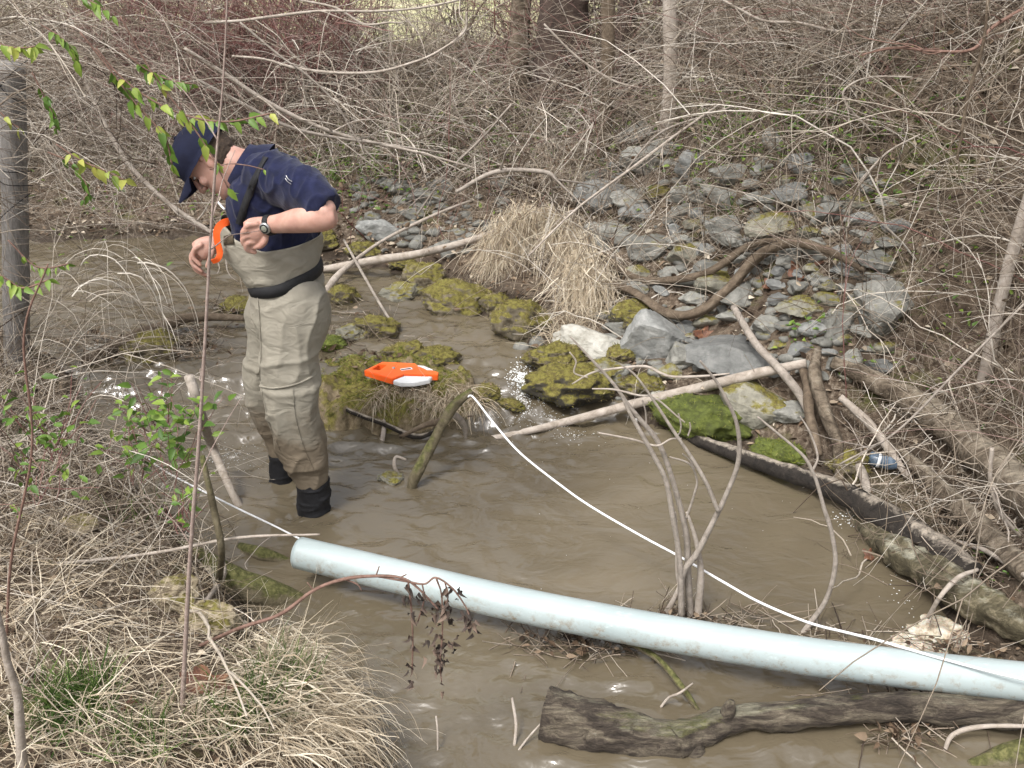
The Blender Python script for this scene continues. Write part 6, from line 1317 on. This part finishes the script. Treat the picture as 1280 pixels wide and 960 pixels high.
bigtwig([(100, 88), (150, 190), (200, 245), (240, 275), (262, 290), (300, 330)], [5, 8, 8, 8, 7, 6], 5.2, B_PALE, "straight pale pole leaning behind the man's cap down to the water", 4, Y1=4.9)
bigtwig([(885, -10), (925, 12), (955, 26), (1000, 29), (1045, 39), (1090, 37), (1160, 34)], [4, 5, 5, 5, 5, 4, 3], 5.2, B_PALE, "whitish branch bending level across the upper right brambles", 6)
bigtwig([(1280, 10), (1240, 35), (1215, 62), (1165, 64), (1120, 60), (1078, 68)], [7, 7, 6, 5, 4, 3], 4.0, B_RED, "reddish branch entering from the right edge near the top", 6)
bigtwig([(1140, 96), (1085, 97), (1056, 112), (1058, 130), (1080, 155), (1095, 170)], [3, 3.5, 4, 4, 3.5, 2.5], 4.6, B_PALE, "hook shaped pale branch in the upper right brambles", 3)
bigtwig([(1150, 168), (1110, 190), (1080, 222), (1064, 255), (1060, 285)], [3, 3.5, 4, 4, 4], 4.3, B_PALE, "pale curved branch drooping towards the square stone at the edge of the brambles", 3)
bigtwig([(1235, 0), (1228, 60), (1210, 120), (1200, 180), (1195, 200)], [6, 6, 6, 5, 4], 3.7, B_BROWN, "dark thin branch hanging from the top right", 5)
bigtwig([(640, 130), (600, 175), (560, 215), (520, 270)], [4, 4, 3.5, 3], 6.4, B_GREY, "grey branch slanting down left from the large dark trunk", 5)
bigtwig([(900, 130), (850, 165), (790, 210), (720, 262), (660, 320)], [4, 5, 5, 4, 3], 5.6, B_PALE, "pale branch slanting down to the dead grass tuft from the pale sapling", 5, Y1=4.9)
bigtwig([(960, 120), (880, 145), (820, 170), (770, 230)], [3, 4, 4, 3], 5.8, B_GREY, "grey branch crossing the pale slanting one above the stones", 4)
bigtwig([(680, 30), (720, 70), (765, 100), (800, 110)], [3.5, 4, 4, 3], 6.6, B_PALE, "arched pale twig in front of the large dark trunk", 3)
bigtwig([(570, 240), (620, 215), (680, 215), (700, 230)], [7, 8, 8, 6], 5.7, B_GREY, "thick grey branch arching just above the dead grass tuft", 5)
bigtwig([(1240, 560), (1238, 600), (1250, 640), (1275, 670)], [8, 8, 8, 7], 2.9, B_PALE, "looped pale branch at the right edge above the rotten log", 5)
bigtwig([(1280, 380), (1200, 460), (1120, 540), (1050, 580)], [4, 4.5, 4, 3], 3.3, B_GREY, "long grey branch slanting down the right bank over the brown trunk", 7)
# fallen leaves one can point at
def fallen(px, py, s_, label, mat=None):
    g = hit(px, py) + np.array((0, 0, .02)); n = 9; u = np.linspace(-1, 1, n); X_, Y_ = np.meshgrid(u, u); m = np.sqrt(X_ ** 2 + Y_ ** 2) ; r = 1 + .25 * np.cos(5 * np.arctan2(Y_, X_)); X_, Y_ = X_ * r, Y_ * r * .75
    Z_ = .35 * X_ ** 2 - .3 * Y_ ** 2 + .15 * fbm(np.stack([X_, Y_, 0 * X_ + px], -1), 2, 2); k = s_ * dist(g) / FPX / 2; a = rng.uniform(0, 6); V = np.stack([X_, Y_, Z_], -1).reshape(-1, 3); V2 = V - np.array((0, 0, .03)); c, s2 = math.cos(a), math.sin(a)
    R_ = np.array([[c, -s2, 0], [s2, c, 0], [0, 0, 1]]).T; tl = np.array([[1, 0, 0], [0, math.cos(.5), math.sin(.5)], [0, -math.sin(.5), math.cos(.5)]]); V = np.vstack([V, V2]) @ R_ @ tl * k + g
    F = []; N2 = n * n
    for i in range(n - 1):
        for j in range(n - 1):
            q = (i * n + j, i * n + j + 1, (i + 1) * n + j + 1, (i + 1) * n + j); F.append(q); F.append(tuple(x + N2 for x in q[::-1]))
    tag(mesh_obj("fallen_leaf", V, F, mat or T_BROWNLEAF, origin=g), label, "leaf", "curled brown leaves")
fallen(255, 862, 48, "big curled red brown leaf at the foot of the tall reddish stem"); fallen(162, 888, 16, "small orange brown leaf left of the big curled one"); fallen(278, 872, 36, "paler curled leaf touching the big red brown one")
fallen(998, 346, 26, "orange brown leaf under the arch of the curved root"); fallen(1022, 330, 18, "small rusty leaf right of the one under the root arch"); fallen(877, 422, 22, "curled tan leaf above the long smooth slab"); fallen(960, 362, 16, "small rusty leaf left of the squat tan stone"); fallen(770, 305, 14, "tiny orange leaf beside the dead grass tuft")
fallen(490, 292, 16, "rusty leaf on the slate coloured rock of the far bank"); fallen(655, 80, 16, "orange leaf caught in twigs at the top of the bank"); fallen(1085, 700, 14, "brown leaf afloat near the rotten log")
# debris caught round the shrub foot, under the pipe and on the front log
bag = Bag()
P = np.array([lift(rng.uniform(1060, 1290), rng.uniform(470, 700), .06) for _ in range(650)]); D = rng.normal(0, 1, (650, 3)); Q_ = grow(P, D, rng.uniform(.1, .5, 650), 9, .5, .3); bag.add(*strands_mesh(Q_, taper(650, 9, np.exp(rng.normal(0, .5, 650)) * .0017, .4), rng.uniform(.1, 1, 650)))
def debris(cx, cy, sx, sy, n, z=(0, .03), L=(.05, .2), r=(.0012, .003)):
    P = np.array([at(rng.normal(cx, sx), rng.normal(cy, sy), rng.uniform(*z)) for _ in range(n)]); D = rng.normal(0, 1, (n, 3)); D[:, 2] *= .25; K_ = 6; Q_ = grow(P, D, rng.uniform(*L, n), K_, .1, .15); Q_[..., 2] = np.clip(Q_[..., 2], -.01, None); bag.add(*strands_mesh(Q_, taper(n, K_, rng.uniform(*r, n), .6), rng.uniform(0, .8, n)))
debris(850, 775, 32, 8, 90); debris(720, 805, 45, 10, 120); debris(1130, 915, 26, 18, 80, (0, .05), (.04, .16)); debris(1150, 870, 60, 8, 80, (0, .08)); debris(1190, 810, 40, 12, 80, (0, .05)); debris(930, 770, 30, 8, 40); debris(1050, 800, 30, 8, 50)
debris(235, 425, 26, 14, 160, (.14, .22), (.04, .14), (.001, .0025)); debris(120, 430, 30, 14, 120, (.14, .22)); debris(285, 385, 16, 6, 40, (.13, .17)); debris(430, 385, 30, 10, 60, (.12, .16)); debris(470, 425, 40, 8, 60, (.12, .16))
debris(1190, 640, 50, 25, 140, (.02, .12), (.06, .3)); debris(1225, 700, 40, 25, 160, (.08, .16), (.06, .25))
tag(bag.build("stick_debris", T_TWIG), "drifted sticks and stems caught against the pipe, shrub and logs", "debris", kind="stuff")
bag = Bag()
for (cx, cy, sx, sy, n, z0) in [(720, 805, 40, 10, 60, .01), (850, 775, 25, 8, 30, .01), (1130, 915, 24, 14, 40, .03), (1200, 815, 40, 10, 60, .03), (235, 428, 26, 14, 140, .16), (120, 432, 26, 12, 60, .16), (420, 440, 25, 12, 40, .16), (450, 470, 60, 30, 60, .15), (1180, 640, 40, 20, 60, .03), (1220, 700, 40, 20, 60, .10), (280, 388, 14, 6, 20, .14)]:
    P = np.array([at(rng.normal(cx, sx), rng.normal(cy, sy), z0 + rng.uniform(0, .02)) for _ in range(n)]); litter(bag, P, (.015, .045), (0, .7), 1.0)
tag(bag.build("drifted_leaves", T_LITTER), "wet dead leaves caught in the drifted sticks", "leaf litter", kind="stuff")
